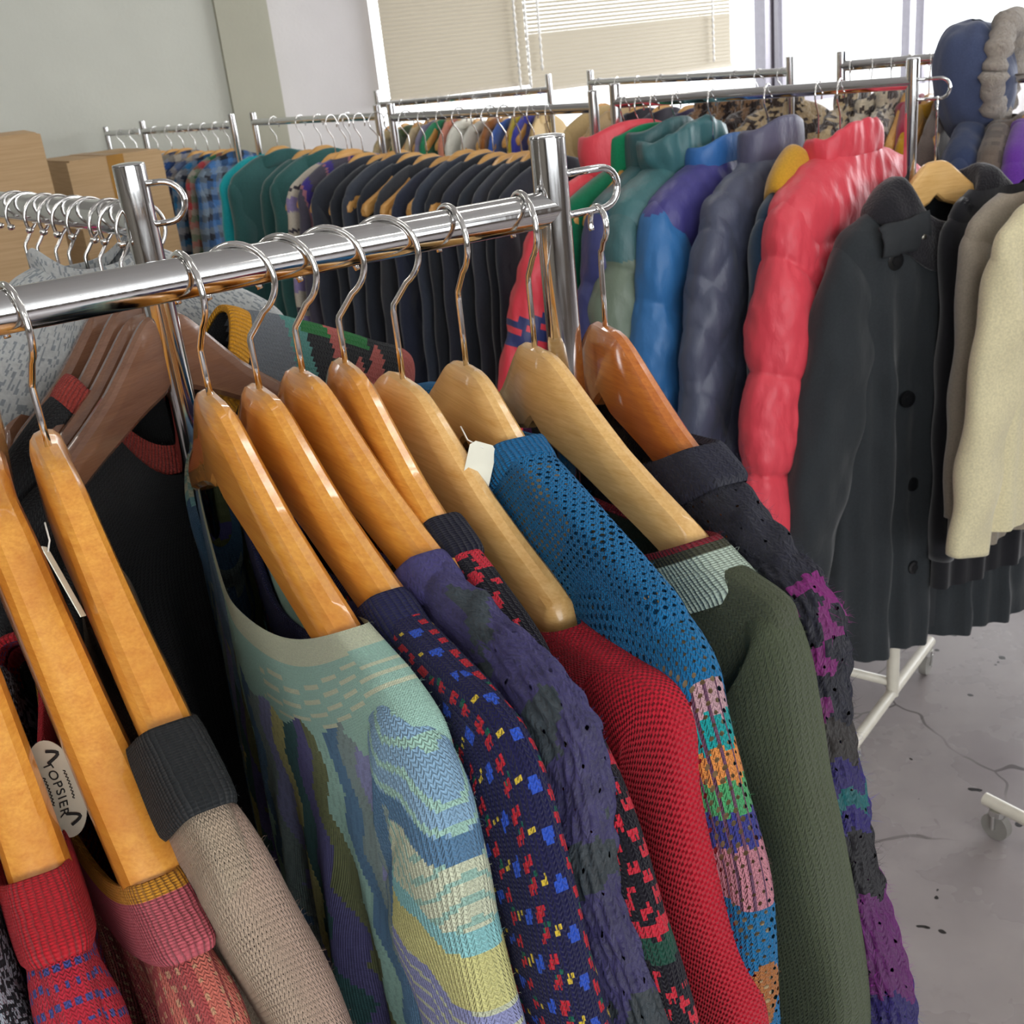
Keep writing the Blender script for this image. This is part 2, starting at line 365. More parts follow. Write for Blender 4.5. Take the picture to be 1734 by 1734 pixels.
# ================================================================== the room
def m_wall(name, c, spots=False):
    t = NT(name); v = t.co(); n = t.noise(v, 3.0, 4); n2 = t.noise(v, 60, 3)
    col = t.mix(t.rng(n, .3, .7, 0, 1), tuple(x * .96 for x in c), tuple(x * 1.03 for x in c))
    t.bump(n2, .002, .3); return t.set(Base_Color=col, Roughness=.75)
M_CREAM = m_wall('cream_painted_wall', hx('D0D1C6')); M_WHITE = m_wall('white_painted_wall', hx('D8D4D4')); M_CEIL = m_wall('white_ceiling', hx('DCDCDA'))
def m_floor():
    t = NT('grey_vinyl_floor'); v = t.co(); n = t.noise(v, 2.0, 5, .6); n2 = t.noise(v, 14, 4, .7)
    c = t.mix(t.rng(n, .3, .7, 0, 1), hx('8A8284'), hx('A09896'))
    c = t.mix(t.rng(n2, .58, .75, 0, .25), c, hx('77706C'))
    # dried spatters of dark paint
    sp = t.noise(t.mapping(v, (1, 1, 1), (0, 0, .6)), 13, 2, .5); zone = t.noise(v, 1.6, 2)
    sm = t.math('MULTIPLY', t.math('GREATER_THAN', sp, .685), t.math('GREATER_THAN', zone, .44))
    c = t.mix(sm, c, hx('2B2726'))
    # hairline cracks between worn tiles
    vr = t.node('ShaderNodeTexVoronoi', feature='DISTANCE_TO_EDGE'); vr.inputs['Scale'].default_value = 1.9
    wv = t.node('ShaderNodeVectorMath', operation='ADD'); t.put(wv.inputs[0], v)
    nz = t.node('ShaderNodeTexNoise'); nz.inputs['Scale'].default_value = 5; t.put(nz.inputs['Vector'], v)
    sc_ = t.node('ShaderNodeVectorMath', operation='SCALE'); t.l.new(nz.outputs[1], sc_.inputs[0]); sc_.inputs[3].default_value = .16
    t.l.new(sc_.outputs[0], wv.inputs[1]); t.l.new(wv.outputs[0], vr.inputs['Vector'])
    cr = t.math('MULTIPLY', t.math('LESS_THAN', vr.outputs['Distance'], .0055), t.rng(t.noise(v, 3, 3), .42, .62, 0, .8))
    c = t.mix(cr, c, hx('4A4442'))
    t.bump(n2, .001, .3)
    return t.set(Base_Color=c, Roughness=t.rng(n, .3, .7, .18, .34), Specular_IOR_Level=.5)
UA, UB, VA, VB, HC = -5.5, 9.0, -4.2, 6.4, 2.9
def quad(name, pts, mat, kind='structure', parent=None):
    o = mobj(name, pts, [tuple(range(len(pts)))], mat, parent, False)
    if parent is None: o['kind'] = kind
    return o
quad('floor', [W(UA, VA), W(UB, VA), W(UB, VB + .6), W(UA, VB + .6)], m_floor())
quad('ceiling', [W(UA, VA, HC), W(UA, VB + .6, HC), W(UB, VB + .6, HC), W(UB, VA, HC)], M_CEIL)
def wbox(mb, u0, u1, v0, v1, z0, z1):
    v, f = boxv(u0, u1, v0, v1, z0, z1); return mb.add([W(*p) for p in v], f)
ucor = wallpt(446, 0, 6.1).dot(e1)
m = MB(); wbox(m, UA, ucor, 6.1, 6.5, 0, HC); tag(m.build('wall_front', M_CREAM), kind='structure')
m = MB(); wbox(m, ucor - .27, ucor + .004, 6.07, 6.45, 0, HC); tag(m.build('trim_1', m_wall('pilaster_paint', hx('B4B2A0'))), kind='structure')
uwin = wallpt(630, 60, 6.4).dot(e1); SILL = 1.02; HEAD = 2.62
m = MB(); wbox(m, ucor, uwin, 6.4, 6.6, 0, HC); wbox(m, uwin, UB, 6.4, 6.6, 0, SILL); wbox(m, uwin, UB, 6.4, 6.6, HEAD, HC)
tag(m.build('wall_window', M_WHITE), kind='structure')
m = MB(); wbox(m, UA - .1, UA, VA, VB, 0, HC); tag(m.build('wall_left', m_wall('unseen_dark_left_wall', hx('8C857A'))), kind='structure')  # unseen wall, darkened to put contrast into the chrome reflections
def wall_open(name, fixed_u=None, fixed_v=None, a0=0, a1=1, h0=1.0, h1=2.6, mat=None):
    m = MB()
    if fixed_u is not None:
        B = lambda p0, p1, z0, z1: wbox(m, fixed_u, fixed_u + .15, p0, p1, z0, z1); lo, hi = VA, VB
    else:
        B = lambda p0, p1, z0, z1: wbox(m, p0, p1, fixed_v - .15, fixed_v, z0, z1); lo, hi = UA, UB
    B(lo, a0, 0, HC); B(a1, hi, 0, HC); B(a0, a1, 0, h0); B(a0, a1, h1, HC)
    tag(m.build(name, mat or M_WHITE), kind='structure')
wall_open('wall_right', fixed_u=UB, a0=.2, a1=6.0)  # unseen opening, put in to let daylight into the room
wall_open('wall_rear', fixed_v=VA, a0=-3.8, a1=3.2, mat=m_wall('unseen_dark_rear_wall', hx('5E534A')))  # unseen wall with an added opening, made dark so the chrome reflects streaks
# window in the front wall: frame, glass
FRM = plain('grey_window_metal', hx('8E8A92'), .4, .3); FRD = plain('dark_window_metal', hx('55505A'), .45)
GL = NT('window_glass'); tr = GL.node('ShaderNodeBsdfTransparent'); gs = GL.node('ShaderNodeBsdfGlossy'); gs.inputs['Roughness'].default_value = .02
mx = GL.node('ShaderNodeMixShader'); mx.inputs[0].default_value = .04; GL.l.new(tr.outputs[0], mx.inputs[1]); GL.l.new(gs.outputs[0], mx.inputs[2]); GL.l.new(mx.outputs[0], GL.out.inputs[0]); GL = GL.m
win = empty('window_1', W(uwin, 6.45, SILL)); win['kind'] = 'structure'
def wl(mb, u0, u1, v0, v1, z0, z1):
    v, f = boxv(u0, u1, v0, v1, z0, z1); o = W(uwin, 6.45, SILL); return mb.add([W(*p) - o for p in v], f)
m = MB(); wl(m, uwin, UB, 6.42, 6.5, SILL, SILL + .04); wl(m, uwin, UB, 6.42, 6.5, HEAD - .04, HEAD)
for px in (1300, 1328, 1543, 1566):
    u = wallpt(px, 60, 6.42).dot(e1); wd = .05 if px == 1300 else .018; wl(m, u - wd, u + wd, 6.42 - (.03 if px == 1300 else 0), 6.5, SILL, HEAD)
m.build('window_frame', FRM, win)
m = MB(); u = wallpt(1306, 60, 6.42).dot(e1); wl(m, u - .018, u + .018, 6.37, 6.39, SILL, HEAD); m.build('window_seal', FRD, win)
m = MB(); wl(m, uwin, UB, 6.46, 6.464, SILL, HEAD); m.build('window_pane', GL, win)
# venetian blinds
t = NT('cream_blind_slats'); trl = t.node('ShaderNodeBsdfTranslucent'); trl.inputs[0].default_value = (*hx('C9BFA8'), 1)
mx = t.node('ShaderNodeMixShader'); mx.inputs[0].default_value = .10; t.set(Base_Color=hx('BDB4A3'), Roughness=.5)
t.l.new(t.b.outputs[0], mx.inputs[1]); t.l.new(trl.outputs[0], mx.inputs[2]); t.l.new(mx.outputs[0], t.out.inputs[0]); M_SLAT = t.m
M_CORD = plain('white_cord', hx('EDEBE6'), .35)
def blind(x0, x1, zbot, label, openz=None, cords=()):
    v0 = 6.33; ua = wallpt(x0, 100, v0).dot(e1); ub = wallpt(x1, 100, v0).dot(e1); o = W(ua, v0, zbot)
    r = empty('venetian_blind', o, E1A, label, 'window blind', 'blinds on the window')
    m = MB(); z = .02; L = ub - ua
    while zbot + z < HEAD + .05:
        op = openz and zbot + z > openz; ang = math.radians(38 if op else 66); c, s = math.cos(ang) * .0135, math.sin(ang) * .0135
        b = len(m.v)
        for xx in (0, L):
            for q in (-1, -.5, 0, .5, 1): m.v.append((xx, q * c, z + q * s + .002 * (1 - q * q)))
        for k in range(4): m.f.append((b + k, b + k + 1, b + 6 + k, b + 5 + k))
        z += .0225
    m.build('slats', M_SLAT, r, True)
    m = MB(); m.box(0, L, -.014, .014, -.012, .008); m.build('bottom_rail', plain('blind_rail', hx('CDC3B0'), .5), r)
    for cx, cz in cords:
        u = wallpt(cx, 40, v0 - .03).dot(e1) - ua; m = MB(); zz = wallpt(cx, cz, v0 - .03).z - zbot; rr = []; pts = []
        k = 0; z = zz
        while z < HEAD - zbot: pts.append((u, -.03, z)); rr.append(.011 if k % 2 else .004); z += .02; k += 1
        m.tube(pts, rr, 6); m.build('pull_cord', M_CORD, r, True)
    return r
blind(652, 893, wallpt(780, 155, 6.33).z, 'cream venetian blind at the left, beside the white wall', cords=((872, 165), (890, 150)))
blind(897, 1238, wallpt(1070, 132, 6.33).z, 'cream venetian blind at the right, beside the bare window', wallpt(1000, 50, 6.33).z, cords=((912, 120), (1207, 105)))
# fluorescent fittings on the ceiling
t = NT('lit_tube'); em = t.node('ShaderNodeEmission'); em.inputs[0].default_value = (1, .97, .93, 1); em.inputs[1].default_value = 12; t.l.new(em.outputs[0], t.out.inputs[0]); M_LIT = t.m
for u, v in ((-1.2, -1.2), (1.6, -1.2), (-1.2, 1.0), (1.6, 1.0), (-1.2, 3.3), (1.6, 3.3), (4.4, 1.0), (4.4, 3.3)):
    r = empty('ceiling_light', W(u, v, HC), E1A, 'white fluorescent ceiling fitting over the clothes racks', 'ceiling light', 'fluorescent ceiling fittings')
    m = MB(); m.box(-.62, .62, -.11, .11, -.05, 0); m.build('housing', plain('lamp_enamel', hx('E8E8E4'), .4) if u == -1.2 and v == -1.2 else bpy.data.materials['lamp_enamel'], r)
    for s in (-.05, .05):
        m = MB(); m.tube([(-.58, s, -.075), (.58, s, -.075)], .016, 10); m.build('light_tube', M_LIT, r, True)

# ================================================================== clothes racks
WHITE_EN = plain('cream_enamel', hx('D9D3C4'), .35); CAST = plain('grey_caster_rubber', hx('8F8C86'), .5); CASTM = NT('zinc_caster').set(Base_Color=(.6, .6, .58), Metallic=1.0, Roughness=.3)
def caster(p, parent, rot=0.0):
    m = MB(); c, s = math.cos(rot), math.sin(rot)
    x, y, z = p; m.tube([(x - .009 * c, y - .009 * s, .031), (x + .009 * c, y + .009 * s, .031)], .030, 18)
    o = m.build('caster', CAST, parent); autosmooth(o)
    m = MB(); m.tube([(x, y, z + .002), (x, y, z - .012)], .017, 12); m.tube([(x - .014 * c, y - .014 * s, .028), (x - .016 * c, y - .016 * s, z - .012), (x + .016 * c, y + .016 * s, z - .012), (x + .014 * c, y + .014 * s, .028)], .004, 6)
    m.build('caster_fork', CASTM, o); return o
def post_loop(r, base, d, zt, zb, ln, rad=.0032, rp=.015):
    m = MB(); h = (zt - zb) / 2; pts = [base + d * rp + Vector((0, 0, zt))]
    pts += [base + d * (rp + ln - h) + Vector((0, 0, zt))]
    for k in range(1, 12): a = PI / 2 - PI * k / 12; pts.append(base + d * (rp + ln - h + h * math.cos(a)) + Vector((0, 0, (zt + zb) / 2 + h * math.sin(a))))
    pts += [base + d * (rp + ln - h) + Vector((0, 0, zb)), base + d * rp + Vector((0, 0, zb))]
    m.tube(pts, rad, 10); o = m.build('end_loop', CHROME, r, True); return o
def rack(A, B, label, ztopA, ztopB, rad=.015, loops=(), foot=.28, railrad=None, group='clothes racks', white=False, postA=True, postB=True, low=.55):
    """a rail from A to B (world points), posts, feet and casters"""
    d = (B - A); L = d.length; d = d / L; n = Vector((-d.y, d.x, 0)); o = Vector((A.x, A.y, 0)); r = empty('clothes_rack', o, 0, label, 'clothes rack', group)
    z = A.z; rr = railrad or rad
    m = MB(); m.tube([Vector((0, 0, z)), d * L + Vector((0, 0, z))], rr, 28); autosmooth(m.build('rail', CHROME, r))
    for k, (on, t, zt) in enumerate(((postA, 0, ztopA), (postB, L, ztopB))):
        if not on: continue
        b = d * t
        m = MB(); m.tube([b + Vector((0, 0, low)), b + Vector((0, 0, zt - .001)), b + Vector((0, 0, zt))], [rad, rad, rad * .93], 28); p = autosmooth(m.build('post', CHROME, r))
        m = MB(); m.tube([b + Vector((0, 0, zt)), b + Vector((0, 0, zt + .0012)), b + Vector((0, 0, zt + .0022))], [rad * .99, rad * .96, rad * .6], 28); autosmooth(m.build('post_cap', CHROME, p))
        m = MB(); m.tube([b + Vector((0, 0, .075)), b + Vector((0, 0, low + .03))], rad * 1.18, 20); autosmooth(m.build('lower_post', WHITE_EN if white else CHROME, r))
        m = MB(); m.tube([b - n * foot + Vector((0, 0, .082)), b + n * foot + Vector((0, 0, .082))], .0135, 16); autosmooth(m.build('foot', WHITE_EN if white else CHROME, r))
        for s in (-1, 1):
            q = b + n * (foot - .03) * s; caster((q.x, q.y, .07), r, math.atan2(d.y, d.x))
    if postA:
        m = MB(); m.tube([Vector((0, 0, .11)), d * L + Vector((0, 0, .11))], .011, 12); m.build('lower_bar', WHITE_EN if white else CHROME, r, True)
    for (t, zt, zb, ln, sgn) in loops: post_loop(r, d * t, d * sgn, zt, zb, ln, rp=rad)
    return r
RH = 1.49
R0 = at(0, 529, z=RH)
mp = .4405
near = rack(R0 - e1 * 1.05, R0 + e1 * mp, 'nearest chrome clothes rack, carrying the bright knit sweaters', RH + .06, RH + .0575,
            loops=((1.05 + mp, RH + .026, RH - .008, .052, 1),))
# the rack at the left, at a right angle to the first
mB = at(241, 374, d=1.08); mA = at(35, 351, z=mB.z); md = (mA - mB).normalized()
mtop = at(237, 273, d=1.1).z
mid = rack(mB + md * .004, mB + md * .95, 'chrome clothes rack at the left with many hooks on its rail', mtop, mtop, rad=.0155, railrad=.0165, loops=())
q = Vector((0, 0, 0)); zl = at(300, 340, d=1.06).z
post_loop(mid, Vector((0, 0, 0)), Vector((.995, .1, 0)).normalized(), zl + .017, zl - .021, .037, .0032, rp=.008)
# the two racks in the middle distance, the coats rack with its post at the right
RR = at(1545, 140, z=1.472); RM = at(1042, 174, z=1.472); M0 = at(1005, 182, z=1.46); M1 = at(664, 199, z=1.46); N0 = at(640, 197, z=1.445); N1 = at(430, 207, z=1.445)
coat_rack = rack(RM, RR, 'clothes rack of winter coats with a tall post beside the black coat', 1.512, at(1545, 97, d=2.24).z, rad=.0125, white=True, loops=(((RR - RM).length, 1.477, 1.44, .06, 1),))
dark_rack = rack(M1, M0, 'clothes rack of dark jackets behind the nearest rack', 1.497, 1.497, rad=.0125)
teal_rack = rack(N1, N0, 'clothes rack of teal jackets before the cream wall', 1.48, 1.48, rad=.0125)
K1 = at(243, 222, z=1.42); K0 = at(394, 212, z=1.42)
plaid_rack = rack(K1, K0, 'clothes rack of plaid shirts, farthest to the left', 1.465, 1.465)
F1 = at(640, 178, z=1.40); F0 = at(930, 152, z=1.40)
G1 = at(1000, 140, z=1.43); G0 = at(1338, 122, z=1.43)
far1 = rack(F1, F0, 'far clothes rack of mixed tops below the left blind', 1.47, 1.47, group='far racks')
far2 = rack(G1, G0, 'far clothes rack of furs in front of the bare window', 1.48, 1.48, group='far racks')
Hh1 = at(1425, 112, z=1.46); Hh0 = at(1850, 78, z=1.46)
far3 = rack(Hh1, Hh0, 'far clothes rack at the right under the bright window', 1.5, 1.5, group='far racks')
print('RR', RR, 'M', M0, M1, 'N', N0, N1, 'K', K0, K1, 'F', F0, F1, 'G', G0, G1, 'H', Hh0, Hh1, 'mid', mA, mB, mtop)

# ================================================================== sweaters on the nearest rack
HG = 'wooden hangers on the nearest rail'; SG = 'sweaters on the nearest rail'
RZ = E1A - PI / 2
def near_hanger(m_, eff, z0, mat, label, bow=.08, th=1.05, **k):
    k['th'] = th
    return hanger(R0 + e1 * m_, RZ + math.radians(eff) - math.atan(bow), z0, mat, label, HG, bow=bow, **k)
HR = math.radians
near_hanger(.126, 1, -8.7, WOOD_A, 'glossy amber wooden hanger wearing the pastel mint sweater', hookrot=HR(10))
near_hanger(.164, 2, -9.1, WOOD_A, 'glossy amber wooden hanger wearing the navy sweater with small flowers', hookrot=HR(54))
near_hanger(.200, 3, -8.6, WOOD_A, 'glossy amber wooden hanger wearing the chunky purple sweater', hookrot=HR(38))
near_hanger(.236, -3, -8.7, WOOD_A, 'dark amber wooden hanger wearing the black sweater with red flowers', hookrot=HR(57))
near_hanger(.283, 3, -11.1, WOOD_L, 'pale wooden hanger whose tip shows above the plain red sweater', hookrot=HR(46), tilt=5, bow=.07)
near_hanger(.342, -5, -11.3, WOOD_L, 'pale wooden hanger wearing the bright blue openwork sweater', hookrot=HR(5), bow=.02, flare=1.7)
near_hanger(.410, 1, -11.2, WOOD_L, 'pale wooden hanger wearing the olive sweater, nearest the post', hookrot=HR(0), bow=.17)
near_hanger(.485, -7, -10.9, WOOD_R, 'reddish varnished wooden hanger on the wire loop past the post', hookrot=.1, R=1.55, top=-1.45 + .93, bow=.12)
near_hanger(.007, 3, -9.6, WOOD_A, 'glossy amber wooden hanger wearing the beige sweater with charcoal collar', hookrot=HR(12), tilt=13, th=1.3)
near_hanger(-.037, 4.5, -11.2, WOOD_A, 'glossy amber wooden hanger wearing the pink and orange collared sweater', tilt=24, th=1.6, half=29)
near_hanger(-.083, 0, -12.2, WOOD_A, 'amber wooden hanger at the lower left edge wearing the red rib collared sweater', tilt=22, th=1.5, half=25)

def near_sweater(m_, tw, label, body, sleeve, bm, sm, bcol, scol, collar=None, cm_=None, ccol=None, seed=1, disp=None, fold=.5, n=300, k=190, name='sweater', q=2.4, y0=0.0, bow=.1, mirror=True, sdisp=None, z_add=0.0, ms=2.6):
    r = empty(name, R0 + e1 * m_, RZ + math.radians(tw) - math.atan(bow), label, 'sweater', SG); tf = bowtf(bow)
    loft('body', body_loops(body, n, k, fold=fold, seed=seed, q=q, m=4.5), bm, r, bcol, tf, disp=disp)
    S = sleeve_loops(sleeve, 150, 240, seed=seed, y0=y0, m=ms)
    loft('sleeve', S, sm, r, scol, tf, disp=sdisp or disp, capend=True)
    if mirror:
        S2 = mir(sleeve_loops(sleeve, 48, 50, seed=seed + 1, y0=y0)); loft('sleeve', S2, sm, r, scol, tf, capend=True)
    if collar is not None: loft('collar', body_loops(collar, 200, 26, fold=0, seed=seed, q=q, m=4.5), cm_, r, ccol, tf)
    return r
def const(c): 
    c = np.array(hx(c)); return lambda u, v, p, per: np.tile(c, (len(u), 1))
def sl(P, Q, T, ext=True):
    P = list(P); Q = list(Q)
    rows = [(a, b, c, d, T) for (a, b), (c, d) in zip(P, Q)]
    return rows
def mk_sleeve(P, w=11, T=1.9, zend=-92, y=0.0, yg=0.0):
    """outer edge P; the inner edge runs parallel, w below the shoulder"""
    rows = []; n = len(P)
    for i, (a, z) in enumerate(P):
        t = min(1, i / max(1, n * .55)); dx, dz = (P[min(i + 1, n - 1)][0] - P[max(i - 1, 0)][0]), (P[min(i + 1, n - 1)][1] - P[max(i - 1, 0)][1])
        l = math.hypot(dx, dz) or 1; nx, nz = dz / l, -dx / l      # to the inside of the curve
        g = yg * max(0, -z - 25) / 10
        rows.append((a, z, a + nx * w, z + nz * w, T * (.7 if i == 0 else .9 if i == 1 else 1), y + g))
    a, z = P[-1]; rows.append((a + .03 * (z - zend), zend, a + .03 * (z - zend) - w * .75, zend, T * .9, y + yg * 4))
    return rows
def fix_sleeve(rows, q=(12, -30)):
    """keep the inner edge from folding over itself"""
    out = []; lastz = q[1] + 1; 
    for i, (a, z, c, d, T, y) in enumerate(rows):
        c = max(c, q[0]); d = min(d, lastz - 1.2); 
        out.append((a, z, c, d, T, y)); lastz = d
    return out

# pastel sweater -------------------------------------------------------------
PAL = {k: np.array(hx(v)) for k, v in dict(mint='A9D2C2', cream='D8DEC0', sky='8FB4D0', lav='9A9ECB', yel='D6D28C', aqua='93CFD0', teal='3F6F70', blue='5E86A8', olv='7E8458', dpl='6B679F', gry='8FA3A0').items()}
def pastel_sleeve(u, v, p, per):
    a, z = p[:, 0], p[:, 2]; f = p[:, 1]
    zz = z + .10 * (a - 33) * 1.0 + .35 * np.abs(np.mod(a * 1.0, 5) - 2.5)
    c = stripes(-zz, [19.8, 20.6, 25.6, 27.4, 32.2, 33.8, 37.6, 48, 52, 60], [PAL[k] for k in ('mint', 'cream', 'sky', 'blue', 'cream', 'aqua', 'yel', 'lav', 'sky', 'yel', 'lav')])
    st = (np.mod(zz * 1.0, 1.5) < .45)[:, None]; m1 = ((-zz > 20.6) & (-zz < 25.6))[:, None]; c = np.where(st & m1, PAL['mint'], c)
    m2 = ((-zz > 27.4) & (-zz < 32.2))[:, None]; c = np.where((np.mod(-zz + 1.2 * np.abs(a - 33), 1.6) < .5)[:, None] & m2, PAL['mint'] * .93, c)
    m3 = ((-zz > 37.6) & (-zz < 48))[:, None]; c = np.where((np.mod(zz, 1.3) < .3)[:, None] & m3, PAL['cream'] * .9, c)
    w1 = (a < 27.5 + .25 * (z + 40)); c = np.where((w1 & (z < -27))[:, None], PAL['blue'] * .9, c)
    c = np.where((w1 & (z < -27) & (np.mod(a, 3) < 1))[:, None], PAL['gry'], c)
    return c
def pastel_body(u, v, p, per):
    a, z = p[:, 0], p[:, 2]; t = a + .28 * (z + 30) + .6 * np.abs(np.mod(z, 7) - 3.5)
    idx = np.mod(np.floor((t + 60) / 2.9), 8).astype(int)
    cols = np.array([PAL[k] for k in ('teal', 'dpl', 'olv', 'mint', 'blue', 'gry', 'lav', 'yel')]); c = cols[idx]
    c = np.where((np.mod(t, 1.0) < .3)[:, None], c * .86, c)
    top = v < 7.2 + .6 * np.sin(a * .8); c = np.where(top[:, None], PAL['mint'], c)
    c = np.where(((a > 23) & (z > -26))[:, None], PAL['mint'], c)
    c = np.where((v < 2.2)[:, None], PAL['cream'], c)
    c = np.where(((v > 3.2) & (v < 7) & (np.mod(v * 1.0 + .1 * a, 1.1) < .3) & (np.abs(a) > 6))[:, None], PAL['cream'], c)
    c = np.where(((a < -6) & (v > 3) & (v < 14))[:, None], PAL['blue'] * 1.05 + .12 * vnoise(a * .5, v * .5)[:, None], c)
    return c
P4 = [(27, -21.4), (29, -21.0), (31, -21.6), (34.0, -23.4), (35.5, -25.3), (36.3, -29), (36.3, -33.1), (37, -37.0), (38.4, -42)]
near_sweater(.128, 1, 'pastel mint, yellow and lavender patchwork sweater with a wide neckline',
    [(22.2, -19.5, -25.4, -23.5, 2.0), (25, -19.9, -28, -26, 2.1), (28, -20.3, -31.5, -29.5, 2.2), (31.5, -21.8, -34, -33, 2.3), (32.2, -24, -37, -35, 2.4), (31, -32, -42, -40, 2.6), (27.5, -44, -50, -49, 2.8), (28, -60, -64, -63, 2.9), (28.5, -80, -81, -81, 2.9)],
    fix_sleeve(mk_sleeve(P4, 11.5, 2.3, y=-.6)), K_FINE, K_MED, pastel_body, pastel_sleeve, seed=3, fold=.9, q=2.0)

# navy sweater with little flowers -------------------------------------------
def motif(u, v, su, sv, ox, oy, rw, rh, per=None):
    x = np.mod(u - ox, su) - su / 2; y = np.mod(v - oy, sv) - sv / 2; return (np.abs(x) < rw) & (np.abs(y) < rh), x, y
def navy_flowers(u, v, p, per):
    u = u * 1.8; v = v * 1.8
    c = np.tile(np.array(hx('1B1B47')), (len(u), 1)); j = hsh(np.floor(u / .6), np.floor(v / .5), 3) * .25
    for (su, sv, ox, oy, rw, rh, col, notch) in ((4.4, 4.6, 0, 0, .42, .42, 'DDBE3E', 1), (4.4, 4.6, 1.4, 1.1, .62, .75, '2E56C8', 0), (4.4, 4.6, 3.1, 2.0, .62, .7, 'C42434', 0), (4.4, 4.6, 3.3, 3.5, .45, .32, '14604C', 0), (4.4, 4.6, 3.0, 4.15, .55, .6, 'C42434', 0)):
        mk, x, y = motif(u, v, su, sv, ox, oy, rw, rh); mk = mk & (np.hypot(x / rw, y / rh) < 1.15 - j)
        if notch: mk = mk & ~((np.abs(x) < .1) & (y < 0))
        else: mk = mk & ~((np.abs(x) < .09) & (np.abs(y) > rh * .45))
        c = np.where(mk[:, None], np.array(hx(col)), c)
    return c
P5 = [(23, -20.6), (26, -20.6), (30, -20.7), (33.2, -21.0), (35, -21.9), (36.4, -24), (37.7, -28.5), (38.9, -32), (40.2, -37), (41.4, -42)]
def rows_std(a0, zt, T=2.1, sh=(30, -22), sag=8, W2=25):
    W, z = sh; am, zm = (a0 + W) / 2 + .5, (zt + z) / 2 + .2
    return [(a0, zt, zt - sag, zt - sag + 2.5, T * .95), (a0 + (am - a0) * .5, zt + (zm - zt) * .5, zt - sag - 3, zt - sag, T), (am, zm, zt - sag - 6, zt - sag - 4, T),
            (W, z, zt - sag - 10, zt - sag - 9, T * .95), (W + .6, z - 2.2, zt - sag - 12, zt - sag - 11, T * .9), (W - 1, z - 5, zt - sag - 15, zt - sag - 14, T * .85), (W - 5, z - 14, zt - sag - 22, zt - sag - 22, T * .9), (W2, -52, -58, -58, T), (W2, -82, -84, -84, T)]
def cuff_rows(a0, zt, T, sag, ln=3.2, lift=.45):
    return [(a0 - .05, zt - .15, zt - sag - .2, zt - sag + 2.3, T * .9 - .05), (a0 + .1, zt + lift, zt - sag + .2, zt - sag + 2.7, T + .3), (a0 + ln * .5, zt + lift - ln * .16, zt - sag - ln * .5 + .3, zt - sag + 2.2 - ln * .5, T + .5), (a0 + ln * .95, zt - ln * .38 + lift, zt - sag - ln, zt - sag + 1.8 - ln, T + .45), (a0 + ln, zt - ln * .42, zt - sag - ln - .1, zt - sag + 1.6 - ln, T + .15)]
near_sweater(.164, 1, 'navy sweater knitted with small red, blue and yellow flowers',
    rows_std(19.8, -19.6, sh=(33, -21.4)), fix_sleeve(mk_sleeve(P5, 10, 1.8)), K_MED, K_MED, navy_flowers, navy_flowers,
    cuff_rows(19.8, -19.4, 1.9, 8, 4.2), K_RIB, const('20224F'), seed=5, n=420, k=260)

# chunky purple ---------------------------------------------------------------
def purple(u, v, p, per):
    c = np.tile(np.array(hx('57508F')), (len(u), 1)); n = vnoise(u * .28, v * .22, 4) + .5 * vnoise(u * .8, v * .7, 6)
    c = c * (.8 + .4 * vnoise(u * 1.5, v * 1.5, 9))[:, None]
    c = np.where((n > .96)[:, None], np.array(hx('47545C')) * (.8 + .6 * vnoise(u * 3, v * 3, 2))[:, None], c); return c
P6 = [(21.5, -19.2), (25, -19.4), (29.5, -19.5), (33.5, -20.2), (36, -21.6), (37.1, -23.2), (37.5, -26), (37.7, -29.5), (38.3, -33), (40, -37), (41.8, -42)]
lump = lambda A: (lambda L: A * (.5 * np.sin(np.arange(L.shape[1])[None, :] * 2 * PI / L.shape[1] * 26) * np.sin(np.arange(L.shape[0])[:, None] * .55) + np.array([[noise.noise((L[i, j, 0] * .6, L[i, j, 1] * .9, L[i, j, 2] * .6)) for j in range(L.shape[1])] for i in range(L.shape[0])])))
near_sweater(.200, 1, 'chunky violet sweater flecked with grey green wool',
    rows_std(18.6, -18.2, sh=(33.5, -20.6)), fix_sleeve(mk_sleeve(P6, 10, 1.9)), K_CHUNK, K_HOLE2, purple, purple, cuff_rows(18.6, -18.2, 2.0, 8, 3.0), K_CHUNK, const('5F57A0'), seed=6, disp=lump(.28))

# black with red flowers ------------------------------------------------------
def red_flowers(u, v, p, per):
    v0 = v; u = u * 1.6; v = v * 1.6
    c = np.tile(np.array(hx('17141F')), (len(u), 1)); R = np.array(hx('D02A3C')); j = hsh(np.floor(u / .6), np.floor(v / .5), 3) * .3
    cl = vnoise(u * .22, v * .16, 8) > .33
    for (ox, oy, rw, rh) in ((0, 0, .75, .8), (1.7, 1.3, .55, .6), (3.2, .3, .5, .65), (2.8, 2.5, .6, .55), (.9, 2.9, .45, .5)):
        mk, x, y = motif(u, v, 4.3, 3.9, ox, oy, rw, rh); mk = mk & (np.hypot(x / rw, y / rh) < 1.2 - j) & ~((np.abs(x) < .1) & (np.abs(y) > rh * .4)); c = np.where((mk & cl)[:, None], R, c)
    mk, x, y = motif(u, v, 8.6, 11.7, 2.1, 5, .28, .6); c = np.where(mk[:, None], np.array(hx('E0C030')), c)
    band = np.mod(v - 12 + .8 * np.sin(u), 27) < 1.3; c = np.where((band & (v > 24))[:, None], R, c)
    g = (np.mod(v - 13.4 + .8 * np.sin(u), 27) < 2.2) & (v > 24); c = np.where(g[:, None], np.array(hx('1D4A3C')), c)
    c = np.where(((v < 9) & (np.abs(p[:, 1] - .6) < .75) & (hsh(np.floor(u / .4), np.floor(v / .4)) > .3))[:, None], R, c)
    return c
